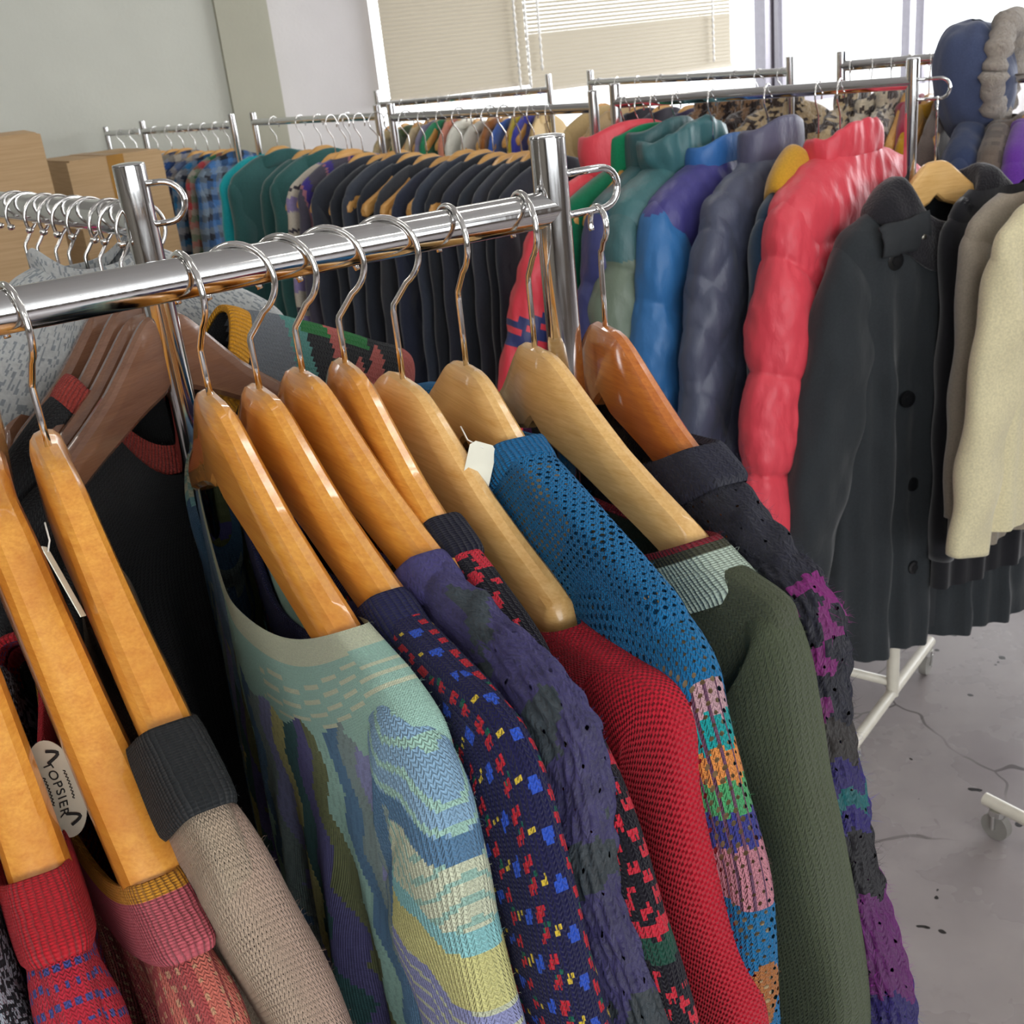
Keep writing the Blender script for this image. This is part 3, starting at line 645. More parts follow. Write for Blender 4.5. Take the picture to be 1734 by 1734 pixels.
P7 = [(19.5, -18.9), (23, -19.9), (27, -21.6), (31, -23.8), (35, -27.2), (38, -31), (40.2, -35.5), (41.5, -38.6), (42.8, -44)]
near_sweater(.236, -1.5, 'black sweater scattered with red flower motifs and yellow centres',
    rows_std(15.8, -17.2, T=1.9, sh=(28, -22)), fix_sleeve(mk_sleeve(P7, 10, 1.6)), K_MED, K_MED, red_flowers, red_flowers, cuff_rows(15.8, -17.2, 1.9, 8, 3.6), K_RIB, const('1A1A2C'), seed=7, n=420, k=260)

# plain red --------------------------------------------------------------------
P8 = [(25, -25.2), (28.5, -24.8), (31.5, -24.5), (33.6, -25.0), (34.9, -27), (35.6, -31.2), (36.6, -35.3), (38.2, -41.1), (40.6, -47.7)]
near_sweater(.283, 1, 'plain bright red ribbed sweater slipping off the pale hanger tip',
    rows_std(22.6, -25.0, sag=3.5, sh=(33.2, -25)), fix_sleeve(mk_sleeve(P8, 9.5, 2.3)), K_GART, K_GART, const('C81F33'), const('C81F33'), seed=8)

# blue openwork ------------------------------------------------------------------
def blue_sleeve(u, v, p, per):
    a, z = p[:, 0], p[:, 2]; c = np.tile(np.array(hx('1470A6')), (len(u), 1)); x = a - (36 + (z + 30) * -.25)
    w = (-z > 24.5) & (-z < 38.0 + .3 * (a - 36)) & (a > 34.5 + .08 * (-z - 24))
    idx = np.clip(np.floor((-z - 24.5 + .35 * (a - 36) + .8 * np.abs(np.mod(u, 1.6) - .8)) / 2.3), 0, 5).astype(int)
    pal = np.array([hx(k) for k in ('C99FA6', '17A0A0', 'E8934A', '4FA86A', '3A3C8C', 'C98490')]); q = pal[idx]
    q = np.where((np.mod(u, .8) < .16)[:, None], np.array(hx('6F4660')), q)
    c = np.where(w[:, None], q, c)
    o = (-z > 43) & (-z < 47.5 + 1.2 * np.sin(u * 3)) & (a > 40.2 - .35 * (-z - 43)); c = np.where(o[:, None], np.array(hx('B4713C')), c)
    return c
P9 = [(13, -16.9), (18, -18.0), (23, -19.2), (28, -20.5), (31.8, -22.0), (34.3, -23.8), (35.4, -26.3), (36.8, -29.3), (38.2, -33), (39.4, -37), (39.8, -41), (40.3, -48)]
near_sweater(.342, -5, 'bright blue openwork sweater with a colourful patch on its sleeve',
    [(9.5, -15.6, -19.5, -18, 2.7), (12, -16.1, -21, -19, 2.7), (17, -17.2, -24, -22, 2.6), (22, -18.5, -27, -26, 2.5), (27, -19.8, -30, -29, 2.3), (31, -21.3, -33, -32, 2.2), (31.6, -24, -36, -35, 2.2), (29.5, -34, -43, -43, 2.2), (27, -50, -54, -54, 2.2), (27, -82, -84, -84, 2.2)],
    fix_sleeve(mk_sleeve(P9, 11, 2.1)), K_HOLE, K_HOLE, const('1673AC'), blue_sleeve, cuff_rows(9.5, -15.7, 2.6, 4, 2.6), K_RIB, const('156FA8'), seed=9, disp=None)

blue_root = [o for o in COL.objects if o.get('label', '').startswith('bright blue openwork')][0]
lin_rows = [(r[0] - .5, r[1] - .6, r[2] - .3, r[3] - .3, r[4] - .45) for r in [(9.5, -15.6, -19.5, -18, 2.7), (12, -16.1, -21, -19, 2.7), (17, -17.2, -24, -22, 2.6), (22, -18.5, -27, -26, 2.5), (27, -19.8, -30, -29, 2.3), (31, -21.3, -33, -32, 2.2), (31.6, -24, -36, -35, 2.2), (29.5, -34, -43, -43, 2.2)]]
lo_ = loft('lining', body_loops(lin_rows, 160, 60, fold=0, seed=9, q=2.4, m=4.5), C_COTTON, blue_root, const('D6B98C'), bowtf(.1)); lo_['label'] = 'beige inner layer showing through the holes'
ls_ = [(a_ - .5, z_ - .3, c_2 + .4, d_2 + .3, T_ - .45, y_) for a_, z_, c_2, d_2, T_, y_ in fix_sleeve(mk_sleeve(P9, 11, 2.1))]
loft('lining', sleeve_loops(ls_, 90, 110, seed=9, m=2.6)[:62], C_COTTON, blue_root, const('D6B98C'), bowtf(.1))

# olive with striped collar --------------------------------------------------------
def olive_c(u, v, p, per):
    return stripes(v, [1.6, 2.5], np.array([hx('8E1F2E'), hx('4A4A38'), hx('C4D6C4')]))
P10 = [(27.4, -25.8), (29.2, -25.0), (30.8, -25.2), (31.8, -26.4), (32.5, -28.2), (32.9, -31), (33.9, -36.7), (35.4, -40.9), (36.6, -45.4), (38.5, -57.2)]
near_sweater(.410, 0, 'olive green wool sweater with maroon and white striped collar',
    rows_std(22.2, -23.0, T=2.2, sag=5, sh=(30.8, -24.2)), fix_sleeve(mk_sleeve(P10, 9.5, 2.5)), K_FUZZ, K_FUZZ, const('5E664A'), const('606A4C'), cuff_rows(22.2, -22.8, 2.4, 5, 5.0, .7), K_RIB, olive_c, seed=10)

# dark mohair -----------------------------------------------------------------------
def mohair(u, v, p, per):
    a, z = p[:, 0], p[:, 2]; c = np.tile(np.array(hx('2A2A3E')), (len(u), 1)) * (.75 + .5 * vnoise(u * 1.2, v * 1.2, 4))[:, None]
    Mg = np.array(hx('B32C9C')); zz = z + .35 * (a - 36) + .5 * np.sin(u * 2)
    m1 = (a > 28.6) & (-z > 22.6) & (-z < 31); c = np.where((m1 & (vnoise(u * .8, v * .8, 3) > .38))[:, None], Mg, c)
    m2 = (vnoise(u * .35, v * .35, 12) > .72) & (-z > 28) & (-z < 36); c = np.where(m2[:, None], Mg * .8, c)
    e = [36.4, 39.0, 40.8, 42.0, 43.6, 48.2, 54, 58]; k = ['2A2A3E', '4A4340', '3A2A8C', '1A8A90', '3B2A96', '1B1622', '8C2C8E', '3A2A8C', '1A8A90']
    q = stripes(-zz, e, np.array([hx(x) for x in k])); c = np.where((-zz > 36.4)[:, None], q, c); return c
P11 = [(18.5, -21.0), (22, -22.4), (26, -23.6), (29, -24.6), (31, -26.2), (31.8, -28.6), (31.9, -32.7), (32.6, -36.5), (34.2, -40.6), (35.3, -44.8), (36.4, -48.6), (38.3, -52.8), (40.4, -58.9)]
near_sweater(.485, -6, 'dark navy mohair sweater with magenta patches and purple and teal stripes',
    rows_std(15.5, -18.6, T=2.3, sag=4, sh=(28.5, -24.8)), fix_sleeve(mk_sleeve(P11, 12, 2.5)), K_HOLE2, K_HOLE2, mohair, mohair, cuff_rows(15.5, -18.4, 2.4, 4, 4), K_CHUNK, const('2E2F48'), seed=11, disp=lump(.3))

# the three at the left ----------------------------------------------------------------
def beige_b(u, v, p, per):
    c = np.tile(np.array(hx('B9A68E')), (len(u), 1)); pk = np.array(hx('B98E86')); f = np.clip(.5 + .5 * np.sin(u * .45 + 1.0), 0, 1)[:, None] * .55
    c = c * (1 - f) + pk * f; return np.where((v < 6.0)[:, None], np.array(hx('1D1F22')), c)
def beige_s(u, v, p, per):
    c = np.tile(np.array(hx('B9A68E')), (len(u), 1)); pk = np.array(hx('B98E86')); f = np.clip(.5 + .5 * np.sin(u * .45 + 1.0), 0, 1)[:, None] * .55
    return c * (1 - f) + pk * f
P3 = [(21, -27.0), (23.5, -28.0), (26, -29.4), (27.8, -31.2), (28.8, -34), (29.5, -38), (30.8, -44), (32, -52)]
near_sweater(.007, 3, 'beige openwork sweater with a wide charcoal rib collar',
    rows_std(18.0, -24.4, T=2.2, sag=7, sh=(26.6, -29.4), W2=22), fix_sleeve(mk_sleeve(P3, 10, 2.4, yg=1.2)), K_OPEN, K_OPEN, beige_b, beige_s, cuff_rows(18.0, -24.2, 2.3, 7, 6.2), K_RIB, const('26292B'), seed=12)
def pink_c(u, v, p, per): return stripes(v, [2.2], np.array([hx('E8A032'), hx('D0646E')]))
def pink_b(u, v, p, per):
    c = np.tile(np.array(hx('B4504E')), (len(u), 1)); c = np.where((np.mod(u, 4) < 1.3)[:, None], np.array(hx('D07060')), c)
    return np.where(((np.mod(u, 1) < .4) & (np.mod(v, 1) < .4))[:, None], np.array(hx('D09A78')), c)
P2 = [(22.5, -34.4), (25, -36), (27, -38), (28.4, -41), (29.3, -44), (30, -50)]
near_sweater(-.035, 5, 'pink sweater with an orange edged rib collar',
    rows_std(21.0, -32.8, T=2.0, sag=5, sh=(27.4, -38), W2=22), fix_sleeve(mk_sleeve(P2, 10, 2.1)), K_MED, K_MED, pink_b, pink_b, cuff_rows(21.0, -32.6, 2.0, 5, 5.2), K_RIB, pink_c, seed=13, n=400, k=240)
def redblue(u, v, p, per):
    c = np.tile(np.array(hx('C0283A')), (len(u), 1)); k = (np.mod(v, 1.15) < .42) & (np.mod(u + .3 * np.floor(v / 1.15), .62) < .36)
    return np.where(k[:, None], np.array(hx('4A4E92')), c)
P1 = [(19.8, -32.6), (22.3, -34.4), (24.6, -36.6), (26, -40), (27, -43.5), (28, -50)]
near_sweater(-.081, 0, 'red sweater with a deep red rib collar and rows of blue dots',
    rows_std(18.2, -31.2, T=2.2, sag=5, sh=(25, -36.5), W2=21), fix_sleeve(mk_sleeve(P1, 10, 2.4)), K_MED, K_MED, redblue, redblue, cuff_rows(18.2, -31.0, 2.2, 5, 5.2), K_RIB, const('CC2430'), seed=14, n=440, k=260)

def speck(u, v, p, per):
    n_ = hsh(np.floor(u / .3), np.floor(v / .22), 9); return np.where((n_ > .5)[:, None], np.array(hx('B8C2CC')), np.array(hx('20262C')))
near_sweater(-.118, -3, 'black and white speckled sweater in the lower left corner',
    rows_std(16, -31, T=2.0, sag=5, sh=(23.5, -37), W2=20), fix_sleeve(mk_sleeve([(18.5, -33), (21, -35), (23.5, -37.5), (25, -41), (26, -45), (27, -52)], 9, 2.2)), K_MED, K_MED, speck, speck, seed=15, n=460, k=260)
near_hanger(-.118, -3, -12.4, WOOD_A, 'amber wooden hanger beyond the left edge wearing the speckled sweater', tilt=20)

# ================================================================== garments of the other racks
def garment(loc, rz, label, cat, group, name, body, sleeve, mats, cols, collar=None, seed=0, disp=None, sdisp=None, n=72, k=50, ns=40, ks=50, fold=.8, bow=.12, q=3.0, sleeves=(1, -1), y0=0, m=2.8, ms=2.2, collar_disp=None, hoodf=None):
    r = empty(name, loc, rz, label, cat, group); tf = bowtf(bow)
    loft('body', body_loops(body, n, k, fold=fold, seed=seed, q=q, m=m), mats[0], r, cols[0], tf, disp=disp)
    for s_ in sleeves:
        S = sleeve_loops(sleeve, ns, ks, seed=seed + s_, y0=y0, m=ms, fold=.6)
        if s_ < 0: S = mir(S)
        loft('sleeve', S, mats[1], r, cols[1], tf, disp=sdisp or disp, capend=True)
    if collar is not None:
        loft('collar', body_loops(collar, n, 22, fold=0, q=q, m=2.2), mats[2], r, cols[2], tf, disp=collar_disp)
    return r
def jrows(z0, W=23, T=4.5, hem=-72, neck=7, slope=.42, flare=1.0, Th=None):
    Th = Th or T
    z = lambda a: z0 - .9 - max(0, a - 4.5) * slope + 1.3 * math.sin(PI * min(1, max(0, a - 4.5) / (W - 4.5)))
    return [(neck, z(neck), z0 - 5.5, z0 - 1.5, T * .75), (neck + 4, z(neck + 4), z0 - 7.5, z0 - 4, T * .8), (W * .72, z(W * .72), z0 - 9.5, z0 - 7, T * .9), (W * .93, z(W * .93), z0 - 12, z0 - 10.5, T), (W, z(W) - 3, z0 - 16, z0 - 15, T), (W, z0 - 24, z0 - 27, z0 - 27, T), (W * .98, z0 - 42, z0 - 44, z0 - 44, T), (W * flare, hem, hem - .5, hem - .5, Th)]
def jsleeve(z0, W=23, w=11, T=4, end=-66, out=6, slope=.42, topT=.75):
    zs = z0 - .9 - (W - 6) * slope; L_ = zs - end
    return [(W - 6, zs + 1.2, W - 11, zs - 8, T * .6), (W - 2, zs - .3, W - 9.5, zs - 12, T * topT), (W + .6, zs - 2.8, W - 8.2, zs - 16, T * .9), (W + out * .28, zs - L_ * .18, W + out * .28 - w, zs - L_ * .18 - 9, T), (W + out * .55, zs - L_ * .42, W + out * .55 - w, zs - L_ * .42 - 5, T), (W + out * .8, zs - L_ * .7, W + out * .8 - w, zs - L_ * .7 - 3, T * .9), (W + out, end, W + out - w * .8, end - 1.5, T * .75)]
def stand(z0, h=6, neck=7, T=3.6, th=.8, slope=.42, out=0):
    z = z0 - .9 - (neck - 4.5) * slope
    return [(neck + .6, z - .8, z0 - 6.5, z0 - 2, T + .3), (neck + .8 + out, z + h * .5, z0 - 5 + h * .5, z0 - 1 + h * .5, T + .6), (neck + .4 + out, z + h, z0 - 5 + h, z0 - .5 + h, T + .4), (neck - .3 + out, z + h + .4, z0 - 4.6 + h, z0 - .1 + h, T - .1), (neck - .8, z + h - .4, z0 - 5.2 + h, z0 - .8 + h, T - th), (neck - 1, z, z0 - 6, z0 - 1.6, T - th * 1.2)]
def lapel(z0, neck=7.5, T=3, drop=16):
    """folded collar running down into lapels on both faces"""
    z = z0 - 2.6
    return [(neck - 1.2, z - .4, z0 - drop * .3, z0 - 2, T - .6), (neck, z + .9, z0 - drop * .35, z0 - .4, T + .2), (neck + 1.2, z + .6, z0 - drop * .5, z0 - .8, T + 1.0), (neck + 3.0, z - 1.6, z0 - drop, z0 - 4.5, T + 1.2), (neck + 2.6, z - 2.6, z0 - drop - 1.2, z0 - 5.4, T + .8)]
def quilt(L, step, amp, off=0.0, power=.6):
    d = np.r_[0, np.cumsum(np.linalg.norm(np.diff(L.mean(axis=1), axis=0), axis=1))][:, None]
    zz = -L[:, :, 2] if step > 0 else d + 0 * L[:, :, 2]
    return amp * np.abs(np.sin(PI * (zz + off) / abs(step))) ** power
def diamond(L, step, amp):
    a = L[:, :, 0]; z = L[:, :, 2]; return amp * (np.abs(np.sin(PI * (a + z * .8) / step)) * np.abs(np.sin(PI * (a - z * .8) / step))) ** .4
def crinkle(L, amp, f=.35, s=0):
    return amp * np.array([[noise.noise((p[0] * f, p[1] * f + s, p[2] * f * .5)) for p in row] for row in L])
def plaid(cs, su=6.0, sv=6.0):
    A = [np.array(hx(c)) for c in cs]
    def f(u, v, p, per):
        a, z = p[:, 0] + .2 * p[:, 2], p[:, 2]; i = (np.floor(a / su * 3) % len(A)).astype(int); j = (np.floor(z / sv * 3) % len(A)).astype(int)
        M_ = np.array(A); return .5 * M_[i] + .5 * M_[j]
    return f
def leopard(c0, c1, f=.35, th=.5, c2=None):
    A, B = np.array(hx(c0)), np.array(hx(c1))
    def g(u, v, p, per):
        n_ = vnoise(p[:, 0] * f, p[:, 2] * f, 3) * .6 + vnoise(p[:, 0] * f * 2.3 + 3 * p[:, 1], p[:, 2] * f * 2.3, 5) * .4
        c = np.where((n_ > th)[:, None], B, A); return c * (.85 + .3 * vnoise(p[:, 0] * 2, p[:, 2] * 2, 1))[:, None]
    return g

# --- winter coats rack
CG = 'winter coats on the coats rack'; ba = (RR - RM).normalized(); rzc = math.atan2(ba.y, ba.x) - PI / 2
rzc0 = rzc; rzc = rzc - .20
def coat_at(px): return on_line(RM, RR, px)
def coat_hanger(px, label, z0=-8.5, rz=None, mat=None, hi=False, p=None, **k):
    return hanger(p or coat_at(px), rzc if rz is None else rz, z0 - 1.5, mat or WOOD_T, label, 'hangers of the coats rack', hi=hi, bow=.12, ww=.18, hookrot=.35, **k)
def two(f): return (f, f)
RED, NAVY = const('D8414F'), const('27304E')
pz = lambda step, amp, off=0: (lambda L: quilt(L, step, amp, off) + crinkle(L, .5))
# red puffer
coat_hanger(1423, 'wooden hanger wearing the red puffer coat'); z0 = -11.5
garment(coat_at(1423), rzc, 'shiny coral red puffer coat with a high stand collar', 'coat', CG, 'puffer_coat', jrows(z0, 24, 6.5, -84, 9), jsleeve(z0, 24.5, 13.5, 5.2, -88, 15), (C_NYLON,) * 3, (RED, RED, RED), stand(z0, 5.5, 10, 5.5, 1.4), 1,
    disp=lambda L: quilt(L, 23, 1.3, -5, .45) + crinkle(L, .35, .5), sdisp=lambda L: quilt(L, -20, 1.7, 8, .5) + crinkle(L, .35, .6), n=130, k=110, ns=90, ks=130, ms=2.0, collar_disp=lambda L: crinkle(L, .6, .4))
# navy coat with a mustard collar
coat_hanger(1386, 'wooden hanger wearing the navy coat with mustard collar')
garment(coat_at(1386), rzc, 'dark navy wool coat with a mustard yellow collar', 'coat', CG, 'wool_coat', jrows(z0 - 1, 24, 4.5, -85), jsleeve(z0 - 1, 24, 11, 3.6, -74, 6), (C_WOOL,) * 3, (const('1E3347'), const('1E3347'), const('C1902B')), [(9, -12, -16, -17, 4.6), (10, -9.6, -13, -16, 5.4), (13, -10.6, -15, -21, 6.4), (17.5, -14, -20, -30, 7.0), (19, -17, -24, -33, 6.6), (18.5, -17.8, -24.6, -33.6, 6.0)], 2, n=90, k=60)
# quilted navy
coat_hanger(1300, 'wooden hanger wearing the slate diamond quilted jacket')
QN = const('474C60')
garment(coat_at(1300), rzc, 'slate blue diamond quilted jacket with a tall collar', 'jacket', CG, 'quilted_jacket', jrows(z0, 24, 5.5, -80), jsleeve(z0, 24.5, 15, 4.6, -78, 14), (C_NYLON,) * 3, (QN, QN, const('57566E')), stand(z0, 7, 8.5, 4.6), 3,
    disp=lambda L: diamond(L, 11, .8) + crinkle(L, .4), sdisp=lambda L: diamond(L, 11, .8) + crinkle(L, .5), n=120, k=110, ns=80, ks=110)
# blue down jacket with a violet yoke
coat_hanger(1205, 'wooden hanger wearing the blue and violet jacket')
def yoke(top, low, lim):
    A, B = np.array(hx(top)), np.array(hx(low)); return lambda u, v, p, per: np.where((p[:, 2] > lim - .2 * np.abs(p[:, 0]))[:, None], A, B)
garment(coat_at(1208), rzc, 'bright blue down jacket with a violet yoke', 'jacket', CG, 'down_jacket', jrows(z0, 24, 6, -75), jsleeve(z0, 24.5, 13, 5, -84, 13), (C_NYLON,) * 3, (yoke('403C80', '35407A', -40), yoke('403C80', '2F6CA6', -16), const('2E67A8')), stand(z0, 4, 8.5, 5.0), 4,
    disp=lambda L: quilt(L, 20, .9, 8) + crinkle(L, .4, .4), sdisp=lambda L: quilt(L, -24, 1.4, 4) + crinkle(L, .35, .5), n=110, k=90, ns=80, ks=110)
# teal hooded parka, olive sleeve
coat_hanger(1145, 'wooden hanger wearing the teal hooded parka')
garment(coat_at(1148), rzc, 'muted teal padded parka with a bulky hood and olive grey sleeves', 'parka', CG, 'hooded_parka', jrows(z0, 25, 7, -80), jsleeve(z0 - 1, 25, 15, 5.4, -76, 13), (C_NYLON,) * 3, (const('3C6B6E'), yoke('3F6668', '6A7867', -25), const('3A686C')), stand(z0, 7, 10.5, 7, 1.8, out=1.5), 5,
    disp=lambda L: quilt(L, 19, 1.2, 8) + crinkle(L, .5, .4), sdisp=lambda L: quilt(L, -17, 1.8, 4) + crinkle(L, .5, .4), n=110, k=90, ns=80, ks=110, collar_disp=lambda L: crinkle(L, 1.4, .3))
coat_hanger(1108, 'wooden hanger wearing the dark teal and navy jacket')
garment(coat_at(1111), rzc, 'dark teal padded jacket with navy sleeves', 'jacket', CG, 'padded_jacket', jrows(z0, 24, 6, -78), jsleeve(z0, 24.5, 14, 4.6, -76, 12), (C_NYLON,) * 3, (const('2C5659'), yoke('2C5659', '33386B', -16), const('2C5659')), stand(z0, 8, 9, 6), 6,
    disp=lambda L: quilt(L, 18, 1.0, 2) + crinkle(L, .4, .4), sdisp=lambda L: quilt(L, -18, 1.4, 1) + crinkle(L, .35, .5), n=90, k=70, ns=60, ks=90)
coat_hanger(1082, 'wooden hanger wearing the green coat')
garment(coat_at(1078), rzc - .22, 'deep green coat with a cream lined collar', 'coat', CG, 'green_coat', jrows(z0, 24, 5, -90), jsleeve(z0, 24, 12, 4.2, -80, 9), (C_WOOL,) * 3, (const('0F6A48'), const('0E6646'), const('13784F')), stand(z0, 7, 8.5, 4.8), 7)
coat_hanger(1058, 'wooden hanger wearing the red sports jacket')
def redstripe(u, v, p, per):
    z = -p[:, 2]; c = np.tile(np.array(hx('D83A48')), (len(u), 1)); return np.where((((z > 44) & (z < 46)) | ((z > 47) & (z < 50)))[:, None], np.array(hx('2C3568')), c)
garment(coat_at(1052), rzc - .38, 'bright red hooded jacket with navy stripes round the sleeve', 'jacket', CG, 'sports_jacket', jrows(z0, 24, 5, -80), jsleeve(z0, 24.5, 12, 4.4, -84, 19), (C_NYLON,) * 3, (const('D8414C'), redstripe, const('DE4450')), stand(z0, 8, 10, 6.5, 1.4, out=1), 8, disp=lambda L: crinkle(L, .8, .4), n=90, k=70)
# black coat at the end loop, turned towards the passage
loopz = 1.44; bp = RR + ba * .05; bp = Vector((bp.x, bp.y, loopz - .013)); rzb = rzc0 - math.radians(34)
hanger(bp, rzb, -10.3, WOOD_L, 'pale wooden hanger with a rounded head inside the black coat', 'hangers of the coats rack', hi=True, half=17.5, bow=.12, ww=.18, hookrot=.9, R=2.2, top=1.6)
z0 = -14.5; BK = const('2B2F32')
z0 = -13
brows = [(r[0], r[1], r[2], r[3] - dd, r[4]) for r, dd in zip(jrows(z0, 25, 6.5, -114, 9, Th=7.5, flare=1.1), (11, 10, 8, 4, 1, 0, 0, 0))]
blk = garment(bp, rzb, 'long black winter coat with a dark plush collar and round buttons', 'coat', CG, 'black_coat', brows, jsleeve(z0, 25, 15, 5.5, -92, 14), (C_COTTON,) * 3, (BK, BK, BK), None, 9,
    n=140, k=110, ns=80, ks=90, disp=lambda L: crinkle(L, .9, .22), fold=1.3, m=2.6)
# --- dark jackets
JG = 'dark jackets packed on one rail'; bd = (M0 - M1).normalized(); rzd = math.atan2(bd.y, bd.x) - PI / 2
DK = ['31353E', '2B2E34', '3B404A', '272B33', '34363B', '2D3242', '383E4A', '2A2D33', '31343E', '2B3038', '393C45', '26292F']
pxs = [592, 622, 648, 672, 700, 730, 762, 790, 814, 838, 862, 886, 912]
for i, px in enumerate(pxs):
    p = on_line(M1, M0, px + 15); zz = -9.5 - rnd.random() * 2
    hanger(p, rzd + rnd.uniform(-.08, .08), zz + .5, WOOD_T, 'plain wooden hanger wearing one of the dark jackets', 'hangers of the dark jackets', hi=False, bow=.1, ww=.18, hookrot=rnd.uniform(-.2, .6))
    c = const(DK[i % 12]); garment(p, rzd + rnd.uniform(-.06, .06), 'charcoal tailored jacket in the packed dark row behind the nearest rail', 'jacket', JG, 'tailored_jacket', jrows(zz, 22, 2.1, -92, 7.5), jsleeve(zz, 22, 10, 1.9, -76, 4), (C_WOOL,) * 3, (c, c, c), lapel(zz, 7.5, 2.2, 14), 20 + i, n=60, k=40, ns=30, ks=36, fold=.35, m=3.4)
for px, lab, cc, cs, z_ in ((566, 'charcoal cardigan with violet and rust stripes', 'stripe', None, -9), (545, 'cream and lavender patterned cardigan', 'crm', None, -10)):
    p = on_line(M1, M0, px + 15)
    def stf(u, v, p_, per):
        x = np.mod(p_[:, 0] + 30, 9.5); c = np.tile(np.array(hx('45424E')), (len(u), 1)); c = np.where((x < 2.4)[:, None], np.array(hx('3A2F78')), c); return np.where(((x > 2.4) & (x < 3.2))[:, None], np.array(hx('8F5F6A')), c)
    def crm(u, v, p_, per):
        c = np.tile(np.array(hx('B7AFA0')), (len(u), 1)); c = np.where((np.mod(p_[:, 2], 12) < 4)[:, None], np.array(hx('8478A0')), c); return np.where((np.mod(p_[:, 2] + 6, 12) < 1)[:, None], np.array(hx('3A3640')), c)
    f = stf if cc == 'stripe' else crm
    hanger(p, rzd, z_ + .5, WOOD_T, 'wooden hanger wearing the ' + lab.split(' with')[0], 'hangers of the dark jackets', hi=False, bow=.1, ww=.18, hookrot=.3)
    garment(p, rzd, lab + ', left of the dark jackets', 'cardigan', 'cardigans by the dark jackets', 'cardigan', jrows(z_, 22, 2.5, -72, 7.5), jsleeve(z_, 22, 10, 2.2, -64, 4), (C_WOOL,) * 3, (f, f, f), None, 40, n=70, k=60, ns=40, ks=60)
# --- teal jackets
bt = (N0 - N1).normalized(); rzt = math.atan2(bt.y, bt.x) - PI / 2
for i, (px, c) in enumerate(((455, '35605F'), (500, '315A59'), (530, '376462'), (580, '305857'))):
    p = on_line(N1, N0, px + 8); zz = -9.5 - (i % 2) * 1.5
    hanger(p, rzt, zz + .6, WOOD_T, 'wooden hanger wearing one of the teal jackets', 'hangers of the teal jackets', hi=False, bow=.1, ww=.18, hookrot=.3)
    garment(p, rzt + (.1 if i % 2 else -.05), ('teal green tailored jacket, the leftmost of the teal jackets' if i == 0 else 'teal green tailored jacket with folded lapels among the teal jackets'), 'jacket', 'teal jackets' if i else None, 'tailored_jacket', jrows(zz, 24, 3.8, -96, 8), jsleeve(zz, 24, 11, 3.2, -80, 4), (C_WOOL,) * 3, (const(c),) * 3, lapel(zz, 8, 3.6, 20), 60 + i, n=80, k=50, ns=40, ks=40, fold=.7)
p = on_line(N1, N0, 440); garment(p, rzt, 'turquoise jacket with a coral hem band at the end of the teal rack', 'jacket', None, 'jacket', jrows(-10, 23, 3, -70, 8), jsleeve(-10, 23, 10, 2.6, -64, 4), (C_WOOL,) * 3, (yoke('1FA0A8', 'D06A50', -50),) * 2 + (const('1FA0A8'),), None, 70)
# --- plaid shirts
bk = (K0 - K1).normalized(); rzk = math.atan2(bk.y, bk.x) - PI / 2
PL = [('B0343C', '5A5A62', 'A8A49A'), ('2D3C66', '9A9488', '39404E'), ('2B4F8A', 'B8B0A2', '222838'), ('5A6A8A', 'A69E90', '2C3A60'), ('1E6FA0', '232A3C', '8C9098'), ('B04048', '2E6A4A', 'A09A90'), ('3C6AA0', '20242E', '708090')]
PLN = ['red and grey plaid', 'navy and beige plaid', 'blue and cream plaid', 'dusty blue plaid', 'bright blue and black plaid', 'red and green plaid', 'blue and black plaid']
for i, px in enumerate((262, 285, 305, 325, 345, 365, 384)):
    p = on_line(K1, K0, px); zz = -9 - rnd.random() * 2
    hanger(p, rzk, zz + .6, WOOD_T, 'wooden hanger wearing the ' + PLN[i] + ' shirt', 'hangers of the plaid shirts', hi=False, bow=.1, ww=.18, hookrot=.2)
    f = plaid(PL[i], 9, 8); garment(p, rzk + rnd.uniform(-.1, .1), PLN[i] + ' flannel shirt on the rack by the cream wall', 'shirt', 'flannel shirts', 'flannel_shirt', jrows(zz, 23, 2.8, -68, 8), jsleeve(zz, 23, 11, 2.4, -64, 5), (C_COTTON,) * 3, (f, f, f), lapel(zz, 7.6, 2.6, 8), 80 + i, n=60, k=60, ns=40, ks=50)
# --- far racks
def far_row(A, B, items, group, T=2.2):
    d = (B - A).normalized(); rz = math.atan2(d.y, d.x) - PI / 2
    for i, (px, c, lab, typ) in enumerate(items):
        p = on_line(A, B, px); zz = -8.5 - rnd.random() * 3; f = const(c) if isinstance(c, str) else c
        hanger(p, rz, zz + .6, WOOD_T, 'wooden hanger wearing the ' + lab, 'hangers of the far racks', hi=False, bow=.1, ww=.18, hookrot=rnd.uniform(0, .8))
        mt = C_FUR if typ == 'fur' else C_WOOL; dd = (lambda L: crinkle(L, 1.5, .8)) if typ == 'fur' else None
        garment(p, rz + rnd.uniform(-.15, .15), lab, typ if typ != 'fur' else 'fur coat', group, 'fur_coat' if typ == 'fur' else typ, jrows(zz, 23, T + (1.5 if typ == 'fur' else 0), -70, 7.5), jsleeve(zz, 23, 10, T, -60, 4), (mt,) * 3, (f, f, f), stand(zz, 4, 8, 3) if typ == 'fur' else lapel(zz, 7.6, T, 9), 100 + i, n=56, k=40, ns=30, ks=30, disp=dd)
